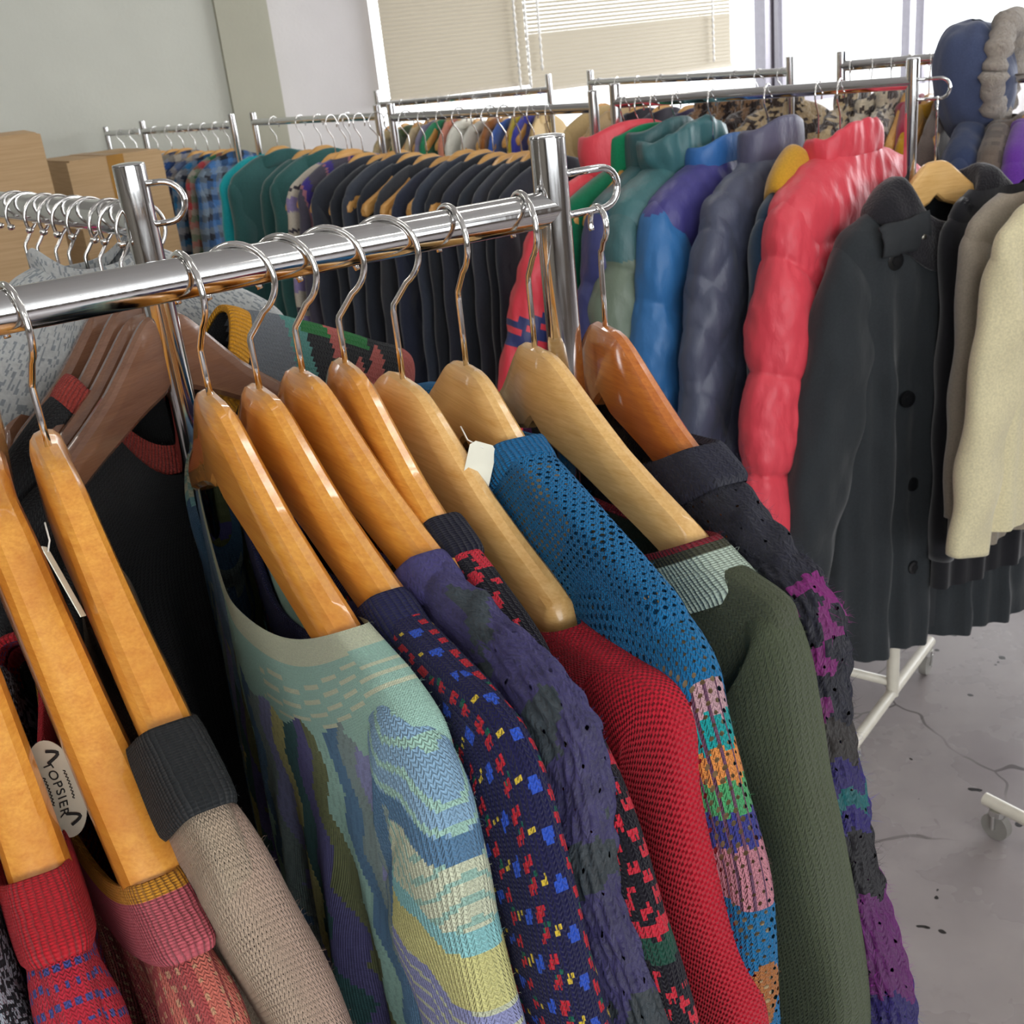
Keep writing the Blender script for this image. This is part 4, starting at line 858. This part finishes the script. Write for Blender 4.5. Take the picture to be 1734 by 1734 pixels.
far_row(F1, F0, [(655, 'B8A57E', 'beige shirt at the left end of the far rack', 'shirt'), (680, '4C5D3C', 'moss green top on the far rack', 'shirt'), (702, 'C9B690', 'sand coloured top on the far rack', 'shirt'), (722, '8D87A0', 'grey lilac top on the far rack', 'shirt'), (742, '2F8A60', 'green top on the far rack', 'shirt'), (760, 'D98E76', 'salmon top on the far rack', 'shirt'), (780, 'E4E2D6', 'white top on the far rack', 'shirt'), (803, 'D8D6CC', 'off white top on the far rack', 'shirt'), (828, '9A5F2C', 'rust brown top on the far rack', 'shirt'), (850, '3E62B4', 'mid blue top on the far rack', 'shirt'), (872, 'C7B02E', 'mustard yellow top on the far rack', 'shirt'), (893, '4245A8', 'cobalt blue top on the far rack', 'shirt'), (915, 'BFA372', 'tan top at the right end of the far rack', 'shirt')], 'tops on the far rack')
FU = leopard('B59F7B', '3A2E28', .35, .52); FU2 = leopard('8A6A4E', '2E2220', .5, .5); FU3 = leopard('C9BCA4', '4A403C', .4, .55)
far_row(G1, G0, [(1015, 'C2A878', 'camel coat at the left end of the fur rack', 'coat'), (1045, 'B79A70', 'tan coat on the fur rack', 'coat'), (1080, '2B2830', 'black coat on the fur rack', 'coat'), (1120, '34303A', 'dark plum coat on the fur rack', 'coat'), (1165, '3C3550', 'violet grey coat on the fur rack', 'coat'), (1205, FU2, 'brown mottled fur coat beside the violet grey coat', 'fur'), (1245, FU2, 'dark brown fur coat on the fur rack', 'fur'), (1285, FU2, 'reddish brown fur coat on the fur rack', 'fur'), (1325, FU, 'tan and black fur coat ending the fur rack', 'fur')], 'coats on the fur rack', 3)
far_row(Hh1, Hh0, [(1440, FU, 'tan spotted fur coat under the bright window', 'fur'), (1475, FU3, 'pale spotted fur coat under the bright window', 'fur'), (1510, FU3, 'grey and white mottled fur coat near the tall post', 'fur'), (1540, '9E2E44', 'crimson coat hidden behind the tall post', 'coat'), (1575, 'B98A22', 'mustard gold coat right of the tall post', 'coat'), (1610, '6A5E58', 'brown grey coat behind the hooded coat', 'coat')], 'coats under the bright window', 3)

# --- right of the post: hooded navy coat, tweed, purple and blue coats; cream sweater at the edge
S1_ = at(1590, 142, d=3.1); S0_ = on_z = at(1800, 120, z=S1_.z); sb = (S0_ - S1_).normalized()
S0_ = S1_ + Vector((.79, -.61, 0)) * .9; side_rack = rack(S1_, S0_, 'clothes rack right of the tall post holding the fur trimmed coat', S1_.z + .05, S1_.z + .05, rad=.0125, group='clothes racks')
rzs = math.atan2(-.61, .79) - PI / 2
def side(px): return on_line(S1_, S0_, px)
FURT = leopard('B0A08C', '7A6A5C', .6, .5)
def shang(px, lab, z0=-9): return hanger(side(px), rzs, z0, WOOD_T, 'wooden hanger wearing the ' + lab, 'hangers right of the tall post', hi=False, bow=.12, ww=.18, hookrot=.3)
shang(1650, 'navy fur hooded coat')
gh = garment(side(1650), rzs, 'navy blue hooded coat with a pale fur trim on the hood', 'coat', 'coats right of the tall post', 'hooded_coat', jrows(-8, 24, 6, -80), jsleeve(-8, 25, 13, 5, -70, 8), (C_COTTON,) * 3, (const('34405F'),) * 3, None, 201, disp=lambda L: crinkle(L, .6, .3), n=90, k=60)
hood = [(5, -13, -15, -15, 5), (9, -8, -10, -12, 8), (11.5, -1, -2, -6, 10), (12, 6, 6, 0, 10.5), (10.5, 11.5, 12, 5, 9), (6.5, 14.5, 15, 10, 6), (1.5, 15.4, 15.6, 14, 1.5)]
loft('hood', body_loops(hood, 80, 50, fold=0, q=2, m=2.2), C_COTTON, gh, const('46506E'), None, disp=lambda L: crinkle(L, .7, .25))
tr_ = MB(); pts = []
for k in range(49):
    a_ = 2 * PI * (k / 48); pts.append((.098 * math.cos(a_), .074 + .012 * math.sin(a_), .03 + .115 * math.sin(a_)))
tr_.tube(pts, [.032 + .006 * math.sin(k * 2.3) + .004 * math.sin(k * 5.1) for k in range(49)], 14); ft = tr_.build('fur_trim', None, gh, True)
t = NT('pale_fur'); nn = t.noise(t.co(), 90, 4, .7); t.bump(nn, .02, 1); ft.data.materials.append(t.set(Base_Color=t.mix(nn, hx('8E7E70'), hx('D8CCBC')), Roughness=1.0, Sheen_Weight=.6))
shang(1700, 'brown tweed coat'); garment(side(1702), rzs, 'brown tweed coat right of the navy hooded coat', 'coat', 'coats right of the tall post', 'tweed_coat', jrows(-8, 24, 5, -85), jsleeve(-8, 24, 12, 4.5, -70, 5), (C_WOOL,) * 3, (leopard('5A5048', '6E6258', 1.2, .5),) * 3, lapel(-8, 8, 4.5, 16), 202)
shang(1742, 'purple coat'); garment(side(1742), rzs, 'purple coat at the right edge behind the blue one', 'coat', 'coats right of the tall post', 'coat', jrows(-8, 24, 4.5, -80), jsleeve(-8, 24, 12, 4, -70, 5), (C_WOOL,) * 3, (const('6A3A9C'),) * 3, lapel(-8, 8, 4, 12), 203)
shang(1785, 'slate blue coat'); garment(side(1790), rzs, 'slate blue coat at the right edge above the cream sweater', 'coat', 'coats right of the tall post', 'coat', jrows(-9, 24, 5, -80), jsleeve(-9, 24, 12, 4, -70, 5), (C_WOOL,) * 3, (const('3B4A72'),) * 3, lapel(-9, 8, 4, 12), 204)
# cream sweater, taupe and black garments at the right edge
cp = at(1815, 190, d=2.02); rze = math.radians(205)
hanger(cp, rze, -10, WOOD_L, 'pale wooden hanger of the cream sweater beyond the right edge', 'hangers at the right edge', bow=.12, hookrot=.4, half=17)
CRM = const('D5CBA6')
garment(cp, rze, 'cream wool sweater at the right edge of the passage', 'sweater', None, 'sweater', jrows(-12, 20, 4, -76, 8), jsleeve(-12, 19, 12, 4.0, -79, 9, .5), (C_WOOL,) * 3, (CRM,) * 3, None, 210, n=90, k=70, ns=60, ks=80, disp=lambda L: crinkle(L, .5, .2))
cp2 = cp + Vector((-.035, .075, 0))
garment(cp2, rze, 'taupe garment showing its hem below the cream sweater', 'sweater', None, 'sweater', jrows(-12, 18, 3, -84, 8), jsleeve(-12, 18, 10, 3, -76, 2), (C_WOOL,) * 3, (const('8C8274'),) * 3, None, 211)
cp3 = cp + Vector((-.065, .14, 0))
garment(cp3, rze, 'long black garment hanging lowest at the right edge', 'coat', None, 'coat', jrows(-12, 14, 3, -97, 8), jsleeve(-12, 15, 10, 3, -90, 0), (C_WOOL,) * 3, (const('1B1B1F'),) * 3, None, 212)
edge_rack = rack(cp + Vector((-math.sin(rze), math.cos(rze), 0)) * -.015, cp + Vector((-math.sin(rze), math.cos(rze), 0)) * 2.3, 'clothes rack past the right edge from which the cream sweater hangs', cp.z + .05, cp.z + .05, white=True, postA=False)
fe, fg = at(1668, 1352, z=.082), at(1734, 1386, z=.082); fn = (fg - fe).normalized(); fp = fe + fn * .28; fp.z = 1.40
foot_rack = rack(fp, fp + Vector((-fn.y, fn.x, 0)) * 1.7, 'clothes rack past the right edge showing only one cream foot with its caster', 1.45, 1.45, white=True)

# black coat details
def surf(o, a, z, side=1):
    me = o.data; best = None
    for v in me.vertices:
        if v.co.y * side > 0:
            d_ = (v.co.x * 100 - a) ** 2 + (v.co.z * 100 - z) ** 2
            if best is None or d_ < best[0]: best = (d_, v.co.copy())
    return best[1]
bb_ = [c for c in blk.children if c.name.startswith('body')][0]
DB = plain('black_button', hx('17181A'), .25); SN = NT('brass_snap').set(Base_Color=(.35, .33, .28), Metallic=1.0, Roughness=.35)
PLUSH = NT('black_plush'); nn = PLUSH.noise(PLUSH.co(), 220, 3); PLUSH.bump(nn, .003, .7); PLUSH = PLUSH.set(Base_Color=hx('15131A'), Roughness=1.0, Sheen_Weight=.35)
DCOT = plain('charcoal_cotton', hx('26292C'), .85, nsc=200)
for (a_, z_, rr_) in ((14, -27, 1.9), (9.5, -56, 1.8), (7.5, -76, 1.6), (6.5, -95, 1.6)):
    c_ = surf(bb_, a_, z_); m = MB()
    m.tube([c_ + Vector((0, d_, 0)) for d_ in (-.002, .001, .004, .0045)], [rr_ / 100, rr_ / 100, rr_ / 100 * .93, rr_ / 100 * .82], 24)
    m.tube([c_ + Vector((0, d_, 0)) for d_ in (.0043, .0062)], [rr_ / 100 * .5, rr_ / 100 * .45], 20); autosmooth(m.build('button', DB, blk), 50)
# placket: a strip down the front
for (aa, wd, nm) in ((1.0, 2.8, 'placket'),):
    v = []; f = []
    zs = np.linspace(-24, -112, 60)
    for z_ in zs:
        c_ = surf(bb_, aa, z_)
        for dx, dy in ((-wd, -.1), (-wd, .55), (-wd * .5, .75), (0, .8), (wd * .5, .75), (wd, .6), (wd, -.1)): v.append((c_.x + dx / 100, c_.y + dy / 100, z_ / 100))
    for i in range(59):
        for k in range(6): f.append((i * 7 + k, i * 7 + k + 1, i * 7 + 7 + k + 1, i * 7 + 7 + k))
    mobj(nm, v, f, DCOT, blk)
# plush collar folded over all round the neck
band = [(8.2, -16, -18, -25, 4.2), (8.8, -12.6, -14, -22, 5.0), (10.4, -12.0, -13.2, -22, 6.0), (13.6, -13.4, -15, -25, 7.0), (16.6, -16.4, -19, -29, 7.6), (17.2, -18.6, -22, -31, 7.4), (16.2, -19.0, -22.5, -31.5, 6.8)]
loft('collar', body_loops(band, 110, 30, fold=0, q=2.4, m=2.3), PLUSH, blk, None, bowtf(.12), disp=lambda L: crinkle(L, .5, .3))
# storm flap with its snap
v = []; f = []; NX, NZ = 14, 10
for i in range(NX + 1):
    for k in range(NZ + 1):
        a_ = 6 + 12 * i / NX; z_ = -18.5 - 1.5 * (i / NX) - 7 * (k / NZ) * (1 - .2 * (i / NX)); c_ = surf(bb_, a_, max(z_, -34)); v.append((a_ / 100, c_.y + .010 + .016 * (1 - k / NZ) + .004 * math.sin(PI * k / NZ), z_ / 100))
for i in range(NX):
    for k in range(NZ): q_ = i * (NZ + 1) + k; f.append((q_, q_ + 1, q_ + NZ + 2, q_ + NZ + 1))
fl = mobj('storm_flap', v, f, DCOT, blk); md_ = fl.modifiers.new('thick', 'SOLIDIFY'); md_.thickness = .004
c_ = surf(bb_, 7.5, -23); m = MB(); m.tube([c_ + Vector((0, .014, 0)), c_ + Vector((0, .024, 0)), c_ + Vector((0, .0255, 0))], [.0065, .006, .003], 16); autosmooth(m.build('snap', SN, fl))

# --- the rack at the left: brown hangers, hooks with ball tips, and sweaters
mrz = math.atan2(-md.y, -md.x) - PI / 2; MG = 'brown hangers on the left rack'
def midp(px): return on_line(mA, mB, px)
for i, px in enumerate((45, 76, 98, 126, 150, 186, 208, 236)):
    p = midp(px) if px < 240 else mB - md * .012
    hanger(p, mrz + .26 + .02 * (i % 3), -9.5 + (i % 2) * .5, WOOD_B, 'brown plastic coated hanger with a ball tipped hook on the left rack', MG, hookrot=-.35 + .12 * ((i * 7) % 3), half=15.5, side=-1, ball=True, ww=.2, bow=.12, th=1.0, R=2.5, tilt=-4)
def marl(u, v, p, per):
    n_ = hsh(np.floor(u / .22), np.floor(v / .5), 4); c = np.where((n_ > .74)[:, None], np.array(hx('7C8285')), np.array(hx('A6A8A6')))
    return np.where((p[:, 2] < -27)[:, None], np.where((n_ > .5)[:, None], np.array(hx('4A3848')), np.array(hx('25222A'))), c)
MSG = 'sweaters on the left rack'
garment(midp(128), mrz + .1, 'grey marled sweater with a plum fleck band on the left rack', 'sweater', MSG, 'sweater', [(6, -4.5, -8, -8, 3.2), (9, -5.5, -10, -10, 3.2), (15, -10, -15, -15, 3.2), (22, -16, -22, -22, 3.2), (23, -26, -30, -30, 3.2), (22, -70, -70, -70, 3.2)], jsleeve(-10, 22, 11, 3, -60, 5), (C_WOOL,) * 3, (marl,) * 3, [(6.2, -5, -9, -9, 3.4), (6.4, -3, -6, -6, 3.5), (5.8, -2.6, -5.6, -5.6, 3.0), (5.0, -4, -7, -7, 2.6)], 220, n=420, k=200, ns=160, ks=160)
def patch(u, v, p, per):
    a, z = p[:, 0], p[:, 2]; c = np.tile(np.array(hx('14161A')), (len(u), 1))
    d_ = -a; y = np.abs(p[:, 1])
    c = np.where(((d_ > 10) & (d_ < 15.5) & (y < 3))[:, None], np.array(hx('7E858C')), c)
    c = np.where(((d_ > 15) & (d_ < 17.2) & (y < 3))[:, None], np.array(hx('5FA59A')), c)
    c = np.where(((d_ > 16.5) & (d_ < 25) & (y < 1.5))[:, None], np.array(hx('23823A')), c)
    s_ = (d_ > 20) & (vnoise(a * .4, v * .5, 6) > .52); c = np.where(s_[:, None], np.array(hx('CF6A60')), c); return c
def shear(k, dz=0):
    b_ = bowtf(.12)
    def f(P): P = P.copy(); P[:, 2] += k * P[:, 0] + dz; return b_(P)
    return f
gm = empty('sweater', midp(200), mrz + .05, 'black sweater with orange, grey, green and salmon patches on its shoulder', 'sweater', MSG)
bl = [(9, -13.0, -20, -24, 3.4), (12, -13.8, -23, -27, 3.4), (18, -17.2, -27, -30, 3.2), (26, -22.5, -32, -34, 3.0), (31, -26.5, -38, -38, 3.0), (30, -32, -42, -42, 3.0), (26, -44, -50, -50, 3), (26, -85, -85, -85, 3)]
loft('body', body_loops(bl, 260, 160, fold=.7, seed=31, q=2.2, m=3), K_FUZZ, gm, patch, shear(-.16))
for s_ in (1, -1):
    S = sleeve_loops(jsleeve(-19, 27, 11, 3, -80, 4), 70, 80, seed=33); S = mir(S) if s_ < 0 else S
    loft('sleeve', S, K_FUZZ, gm, const('14161A'), shear(-.16), capend=True)
loft('collar', body_loops([(8.9, -12.8, -19.8, -23.6, 3.2), (9.1, -12.2, -19, -22.9, 3.9), (10.4, -12.8, -20.6, -24.6, 4.1), (11.4, -13.6, -22, -26, 3.9)], 160, 16, fold=0, q=2.2, m=3), K_RIB, gm, lambda u, v, p, per: np.where((p[:, 0] < -3)[:, None], np.array(hx('E5A024')), np.array(hx('B5483F'))), shear(-.16))
garment(midp(215) , mrz + .15, 'plain black sweater hanging under the brown hangers of the left rack', 'sweater', MSG, 'sweater', [(8, -19, -26, -26, 2.6), (14, -21, -30, -30, 2.6), (20, -24, -33, -33, 2.6), (24, -29, -38, -38, 2.6), (24, -44, -48, -48, 2.6), (24, -88, -88, -88, 2.6)], jsleeve(-20, 24, 11, 2.6, -76, 4), (K_FUZZ, K_FUZZ, K_RIB), (const('121417'),) * 3, None, 230, n=120, k=80, ns=60, ks=60)
garment(midp(112), mrz + .3, 'red ribbed sweater with its collar round a brown hanger arm', 'sweater', MSG, 'sweater', [(13.5, -16.5, -24, -24, 2.4), (16, -17.5, -27, -27, 2.6), (20, -20, -30, -30, 2.6), (23, -26, -34, -34, 2.6), (22, -50, -52, -52, 2.6), (22, -85, -85, -85, 2.6)], jsleeve(-18, 23, 11, 2.4, -70, 4), (K_RIB,) * 3, (const('C22A3C'),) * 3, None, 231, n=120, k=80, ns=60, ks=60)
hanger(midp(25), mrz + .26, -9.3, WOOD_B, 'brown plastic coated hanger wearing the magenta top at the left edge', MG, hookrot=-.2, half=15.5, side=-1, ball=True, ww=.2, bow=.12, th=1.0, R=2.5)
garment(midp(25), mrz + .2, 'magenta knitted top at the left edge on the far end of the left rack', 'top', MSG, 'knitted_top', jrows(-8, 20, 3, -60, 8), jsleeve(-8, 20, 10, 2.6, -52, 4), (C_WOOL,) * 3, (const('D8407E'),) * 3, None, 222)
# --- cartons by the wall, cream coat next to the left post
CARD = NT('corrugated_cardboard'); nn = CARD.noise(CARD.mapping(CARD.co(), (1, 1, 30)), 8, 3); CARD = CARD.set(Base_Color=CARD.mix(CARD.rng(nn, .3, .7, 0, 1), hx('B99A70'), hx('C6A67E')), Roughness=.85)
TAPE = plain('brown_tape', hx('A87A34'), .35)
def carton(c, rz, w_, d_, h_, label, tape=True, flap=True):
    r = empty('cardboard_box', Vector((c.x, c.y, 0)), rz, label, 'box'); th_ = .006
    m = MB(); m.box(-w_ / 2, w_ / 2, -d_ / 2, -d_ / 2 + th_, 0, h_); m.box(-w_ / 2, w_ / 2, d_ / 2 - th_, d_ / 2, 0, h_); m.box(-w_ / 2, -w_ / 2 + th_, -d_ / 2 + th_, d_ / 2 - th_, 0, h_); m.box(w_ / 2 - th_, w_ / 2, -d_ / 2 + th_, d_ / 2 - th_, 0, h_); m.box(-w_ / 2, w_ / 2, -d_ / 2, d_ / 2, 0, th_); m.build('carton_body', CARD, r)
    for s_ in (-1, 1):
        m = MB(); m.box(-w_ / 2 + .01, w_ / 2 - .01, min(0, s_ * d_ / 2), max(0, s_ * d_ / 2) , h_, h_ + .005); m.build('flap', CARD, r)
    if tape: m = MB(); m.box(-.03, .03, -d_ / 2 - .001, -d_ / 2, h_ - .5, h_ + .006); m.box(-.03, .03, -d_ / 2 - .001, d_ / 2, h_ + .005, h_ + .0065); m.build('tape', TAPE, r)
    return r
c1 = at(-70, 240, d=3.0); c1r = carton(Vector((c1.x - .02, c1.y, 0)), .42, .42, .4, c1.z, 'tall plain cardboard box at the left edge of the photo', tape=False)
c2 = at(162, 264, d=4.1); carton(c2, .62, .34, .4, c2.z, 'tall cardboard box with brown tape before the cream wall')
c3 = at(95, 318, d=4.3); carton(c3, .42, .5, .4, c3.z, 'lower cardboard box between the two tall ones', tape=False)
# small red drawing on the carton: a heart outline
m = MB(); hp_ = []
for k in range(29):
    a_ = 2 * PI * k / 28; hp_.append((.135 + .0016 * 16 * math.sin(a_) ** 3, -.201, c1.z - .165 + .0016 * (13 * math.cos(a_) - 5 * math.cos(2 * a_) - 2 * math.cos(3 * a_) - math.cos(4 * a_))))
m.tube(hp_, .002, 6); m.build('heart_mark', plain('red_marker', hx('C24A50'), .6), c1r, True)
pc = on_line(K1, K0, 226); pd_ = on_line(K1, K0, 205)
rack(K1 - bk * .32, K1 - bk * .03, 'short clothes rack end carrying the cream coat left of the plaid shirts', K1.z + .03, K1.z + .03, rad=.0125, postA=True, postB=False)
hanger(pc, rzk, -9, WOOD_T, 'wooden hanger wearing the cream coat behind the left post', 'hangers of the cream and dark coats', hi=False, bow=.12, ww=.18)
garment(pc, rzk, 'cream white coat showing to the left of the left post', 'coat', None, 'coat', jrows(-9, 22, 5, -90), jsleeve(-9, 22, 12, 4, -76, 6), (C_WOOL,) * 3, (const('CDCDB8'),) * 3, None, 240)
hanger(pd_, rzk, -9, WOOD_T, 'wooden hanger wearing the dark grey coat behind the cream one', 'hangers of the cream and dark coats', hi=False, bow=.12, ww=.18)
garment(pd_, rzk, 'dark grey coat behind the cream coat near the cartons', 'coat', None, 'coat', jrows(-9, 23, 4, -90), jsleeve(-9, 23, 12, 3.6, -76, 6), (C_WOOL,) * 3, (const('4A4640'),) * 3, lapel(-9, 8, 4, 12), 241)

# --- tags and the sewn label
PAPER = plain('tag_card', hx('DCDAC8'), .7); STR = plain('tag_string', hx('E6E4DC'), .6); INK = plain('label_ink', hx('1B1918'), .8); LABC = plain('label_cloth', hx('B8AF9C'), .9)
def card(name, c, xa, ya, w_, h_, th_, label, strp=None, hole=True):
    r = empty(name, c, 0, label, 'price tag', 'price tags'); xa = xa.normalized(); ya = (ya - xa * ya.dot(xa)).normalized(); za = xa.cross(ya)
    M_ = Matrix((xa, ya, za)).transposed(); m = MB(); v = []; n_ = 14
    pr = [(-w_ / 2, -h_ / 2), (w_ / 2, -h_ / 2), (w_ / 2, h_ / 2 - .004), (w_ / 2 - .004, h_ / 2), (-w_ / 2 + .004, h_ / 2), (-w_ / 2, h_ / 2 - .004)]
    for s_ in (-1, 1): v += [M_ @ Vector((x, y, s_ * th_ / 2)) for x, y in pr]
    f = [tuple(range(5, -1, -1)), tuple(range(6, 12))] + [(k, (k + 1) % 6, 6 + (k + 1) % 6, 6 + k) for k in range(6)]
    m.add(v, f); m.build('card', PAPER, r)
    if strp: m = MB(); m.tube([M_ @ Vector((0, h_ / 2 - .004, th_))] + [Vector(q) - c for q in strp], .0006, 6); m.build('string', STR, r, True)
    return r
Rt = CM @ Vector((1, 0, 0)); Up = CM @ Vector((0, 1, 0)); Fw = CM @ Vector((0, 0, -1))
c_ = at(812, 786, d=.868)
card('price_tag', c_, Rt * .96 - Up * .25 + Fw * .3, Up - Rt * .22 * -1 - Rt * .45, .022, .034, .0006, 'small cream price tag hanging beside the blue openwork sweater', [at(792, 745, d=.87), at(780, 722, d=.875)])
c_ = at(108, 985, d=.735); Vr = (c_ - Vector((0, 0, CH))).normalized()
card('price_tag', c_, Vr * .97 + Rt * .12, Up * .9 - Rt * .5, .03, .052, .0006, 'brown grey price tag seen edge on between two amber hangers', [at(84, 915, d=.745), at(76, 885, d=.75)])
# oval cloth label sewn inside the red sweater
c_ = at(96, 1336, d=.755); rs_ = [o for o in COL.objects if o.get('label', '').startswith('red sweater with a deep red')][0]
xa = (Up * .93 - Rt * .36 + Fw * .1).normalized() * -1; nn_ = (-Fw + Rt * -.15).normalized(); ya = nn_.cross(xa).normalized(); xa = ya.cross(nn_).normalized()
inv = Matrix.Translation(rs_.location) @ Matrix.Rotation(rs_.rotation_euler[2], 4, 'Z'); inv = inv.inverted()
v = []; N_ = 40
for z_ in (0, -.0008):
    for k in range(N_): v.append(inv @ (c_ + xa * .034 * math.cos(2 * PI * k / N_) + ya * .019 * math.sin(2 * PI * k / N_) + nn_ * z_))
f = [tuple(range(N_)), tuple(range(2 * N_ - 1, N_ - 1, -1))] + [(k, N_ + k, N_ + (k + 1) % N_, (k + 1) % N_) for k in range(N_)]
lb = mobj('neck_label', v, f, LABC, rs_, False); lb['label'] = 'cream oval cloth label with black writing'
def text_mesh(txt, size, arc=0.0):
    cu = bpy.data.curves.new('lettering', 'FONT'); cu.body = txt; cu.size = size; cu.align_x = 'CENTER'; cu.align_y = 'CENTER'; cu.extrude = .0002; cu.space_character = 1.15
    o = bpy.data.objects.new('lettering', cu); COL.objects.link(o); bpy.context.view_layer.update()
    me = bpy.data.meshes.new_from_object(o.evaluated_get(bpy.context.evaluated_depsgraph_get())); bpy.data.objects.remove(o)
    vs_ = [tuple(q.co) for q in me.vertices]; fs = [tuple(p.vertices) for p in me.polygons]
    if arc: vs_ = [(x, y - arc * x * x, z) for x, y, z in vs_]
    return vs_, fs
m = MB()
for txt, sz, oy, arc in (('TOPSIER', .0092, .002, 9.0),):
    vs_, fs = text_mesh(txt, sz, arc); m.add([inv @ (c_ + xa * x + ya * (y + oy) + nn_ * (z + .0004)) for x, y, z in vs_], fs)
for s_ in (-1, 1):
    p_ = [inv @ (c_ + xa * s_ * (.018 + .008 * t_) + ya * (.001 + .009 * math.sin(t_ * 3)) + nn_ * .0006) for t_ in np.linspace(0, 1, 8)]; m.tube(p_, .0011, 6)
for oy in (-.0050, -.0085, .0105):      # the rows too small to read
    p_ = [inv @ (c_ + xa * x + ya * (oy - 7 * x * x + .0008 * math.sin(x * 2600)) + nn_ * .0006) for x in np.linspace(-.010, .010, 60)]; m.tube(p_, .0003, 4)
m.build('lettering', INK, lb)

# --- loose fibres standing off the woollen knits
def fuzz(root_label, count, ln, wd, only=('sleeve', 'body', 'collar'), seed=0, amin=10):
    rt = [o for o in COL.objects if o.get('label', '').startswith(root_label)][0]; rs = np.random.RandomState(seed); V = []; Fc = []; Cc = []
    for o in list(rt.children):
        if not o.name.startswith(only): continue
        me = o.data; n_ = len(me.polygons); ce = np.empty(n_ * 3); no = np.empty(n_ * 3); ar = np.empty(n_)
        me.polygons.foreach_get('center', ce); me.polygons.foreach_get('normal', no); me.polygons.foreach_get('area', ar); ce = ce.reshape(-1, 3); no = no.reshape(-1, 3)
        ok = (ce[:, 0] > amin / 100) & (ce[:, 2] > -.62)
        if not ok.any(): continue
        sg = 1 if (no[ok, 1] * (ce[ok, 1] - ce[ok, 1].mean())).sum() > 0 else -1
        pr = ar * ok; k = rs.choice(n_, int(count * pr.sum() / .06), p=pr / pr.sum())
        at_ = me.color_attributes['Col'].data if 'Col' in me.color_attributes else None
        for i in k:
            c = ce[i]; d = no[i] * sg * rs.uniform(.3, 1.0) + rs.normal(0, .55, 3); d /= np.linalg.norm(d); L_ = ln * rs.uniform(.4, 1.3) / 100; sd = np.cross(d, rs.normal(0, 1, 3)); sd /= np.linalg.norm(sd) + 1e-9; sd *= wd / 2000
            bend = rs.normal(0, .35, 3) + np.array([0, 0, -.25]); p1 = c + d * L_ * .5; p2 = c + d * L_ + bend * L_ * .45
            b = len(V); V += [c - sd, c + sd, p1 + sd * .8, p1 - sd * .8, p2]; Fc += [(b, b + 1, b + 2, b + 3), (b + 3, b + 2, b + 4)]
            col = at_[me.polygons[i].loop_start].color[:3] if at_ else (.05, .05, .05); col = tuple(min(1, x * 1.25 + .01) for x in col); Cc += [col] * 7
    f_ = mobj('fuzz', V, Fc, C_COTTON, rt, False, None, Cc); f_['kind'] = 'stuff'; return f_
fuzz('dark navy mohair', 2600, .9, .16, seed=1)
fuzz('olive green wool', 1500, .5, .12, seed=2, amin=20)
fuzz('chunky violet', 1300, .45, .13, seed=3, amin=15)
fuzz('pastel mint', 700, .35, .10, seed=4, amin=-30)
fuzz('plain bright red', 700, .35, .10, seed=5, amin=20)
fuzz('beige openwork', 900, .4, .10, seed=6)
fuzz('bright blue openwork', 500, .3, .10, seed=7)
for o in COL.objects:
    if len(o.get('label', '').split()) > 16: print('LONG', o.name, o['label'])
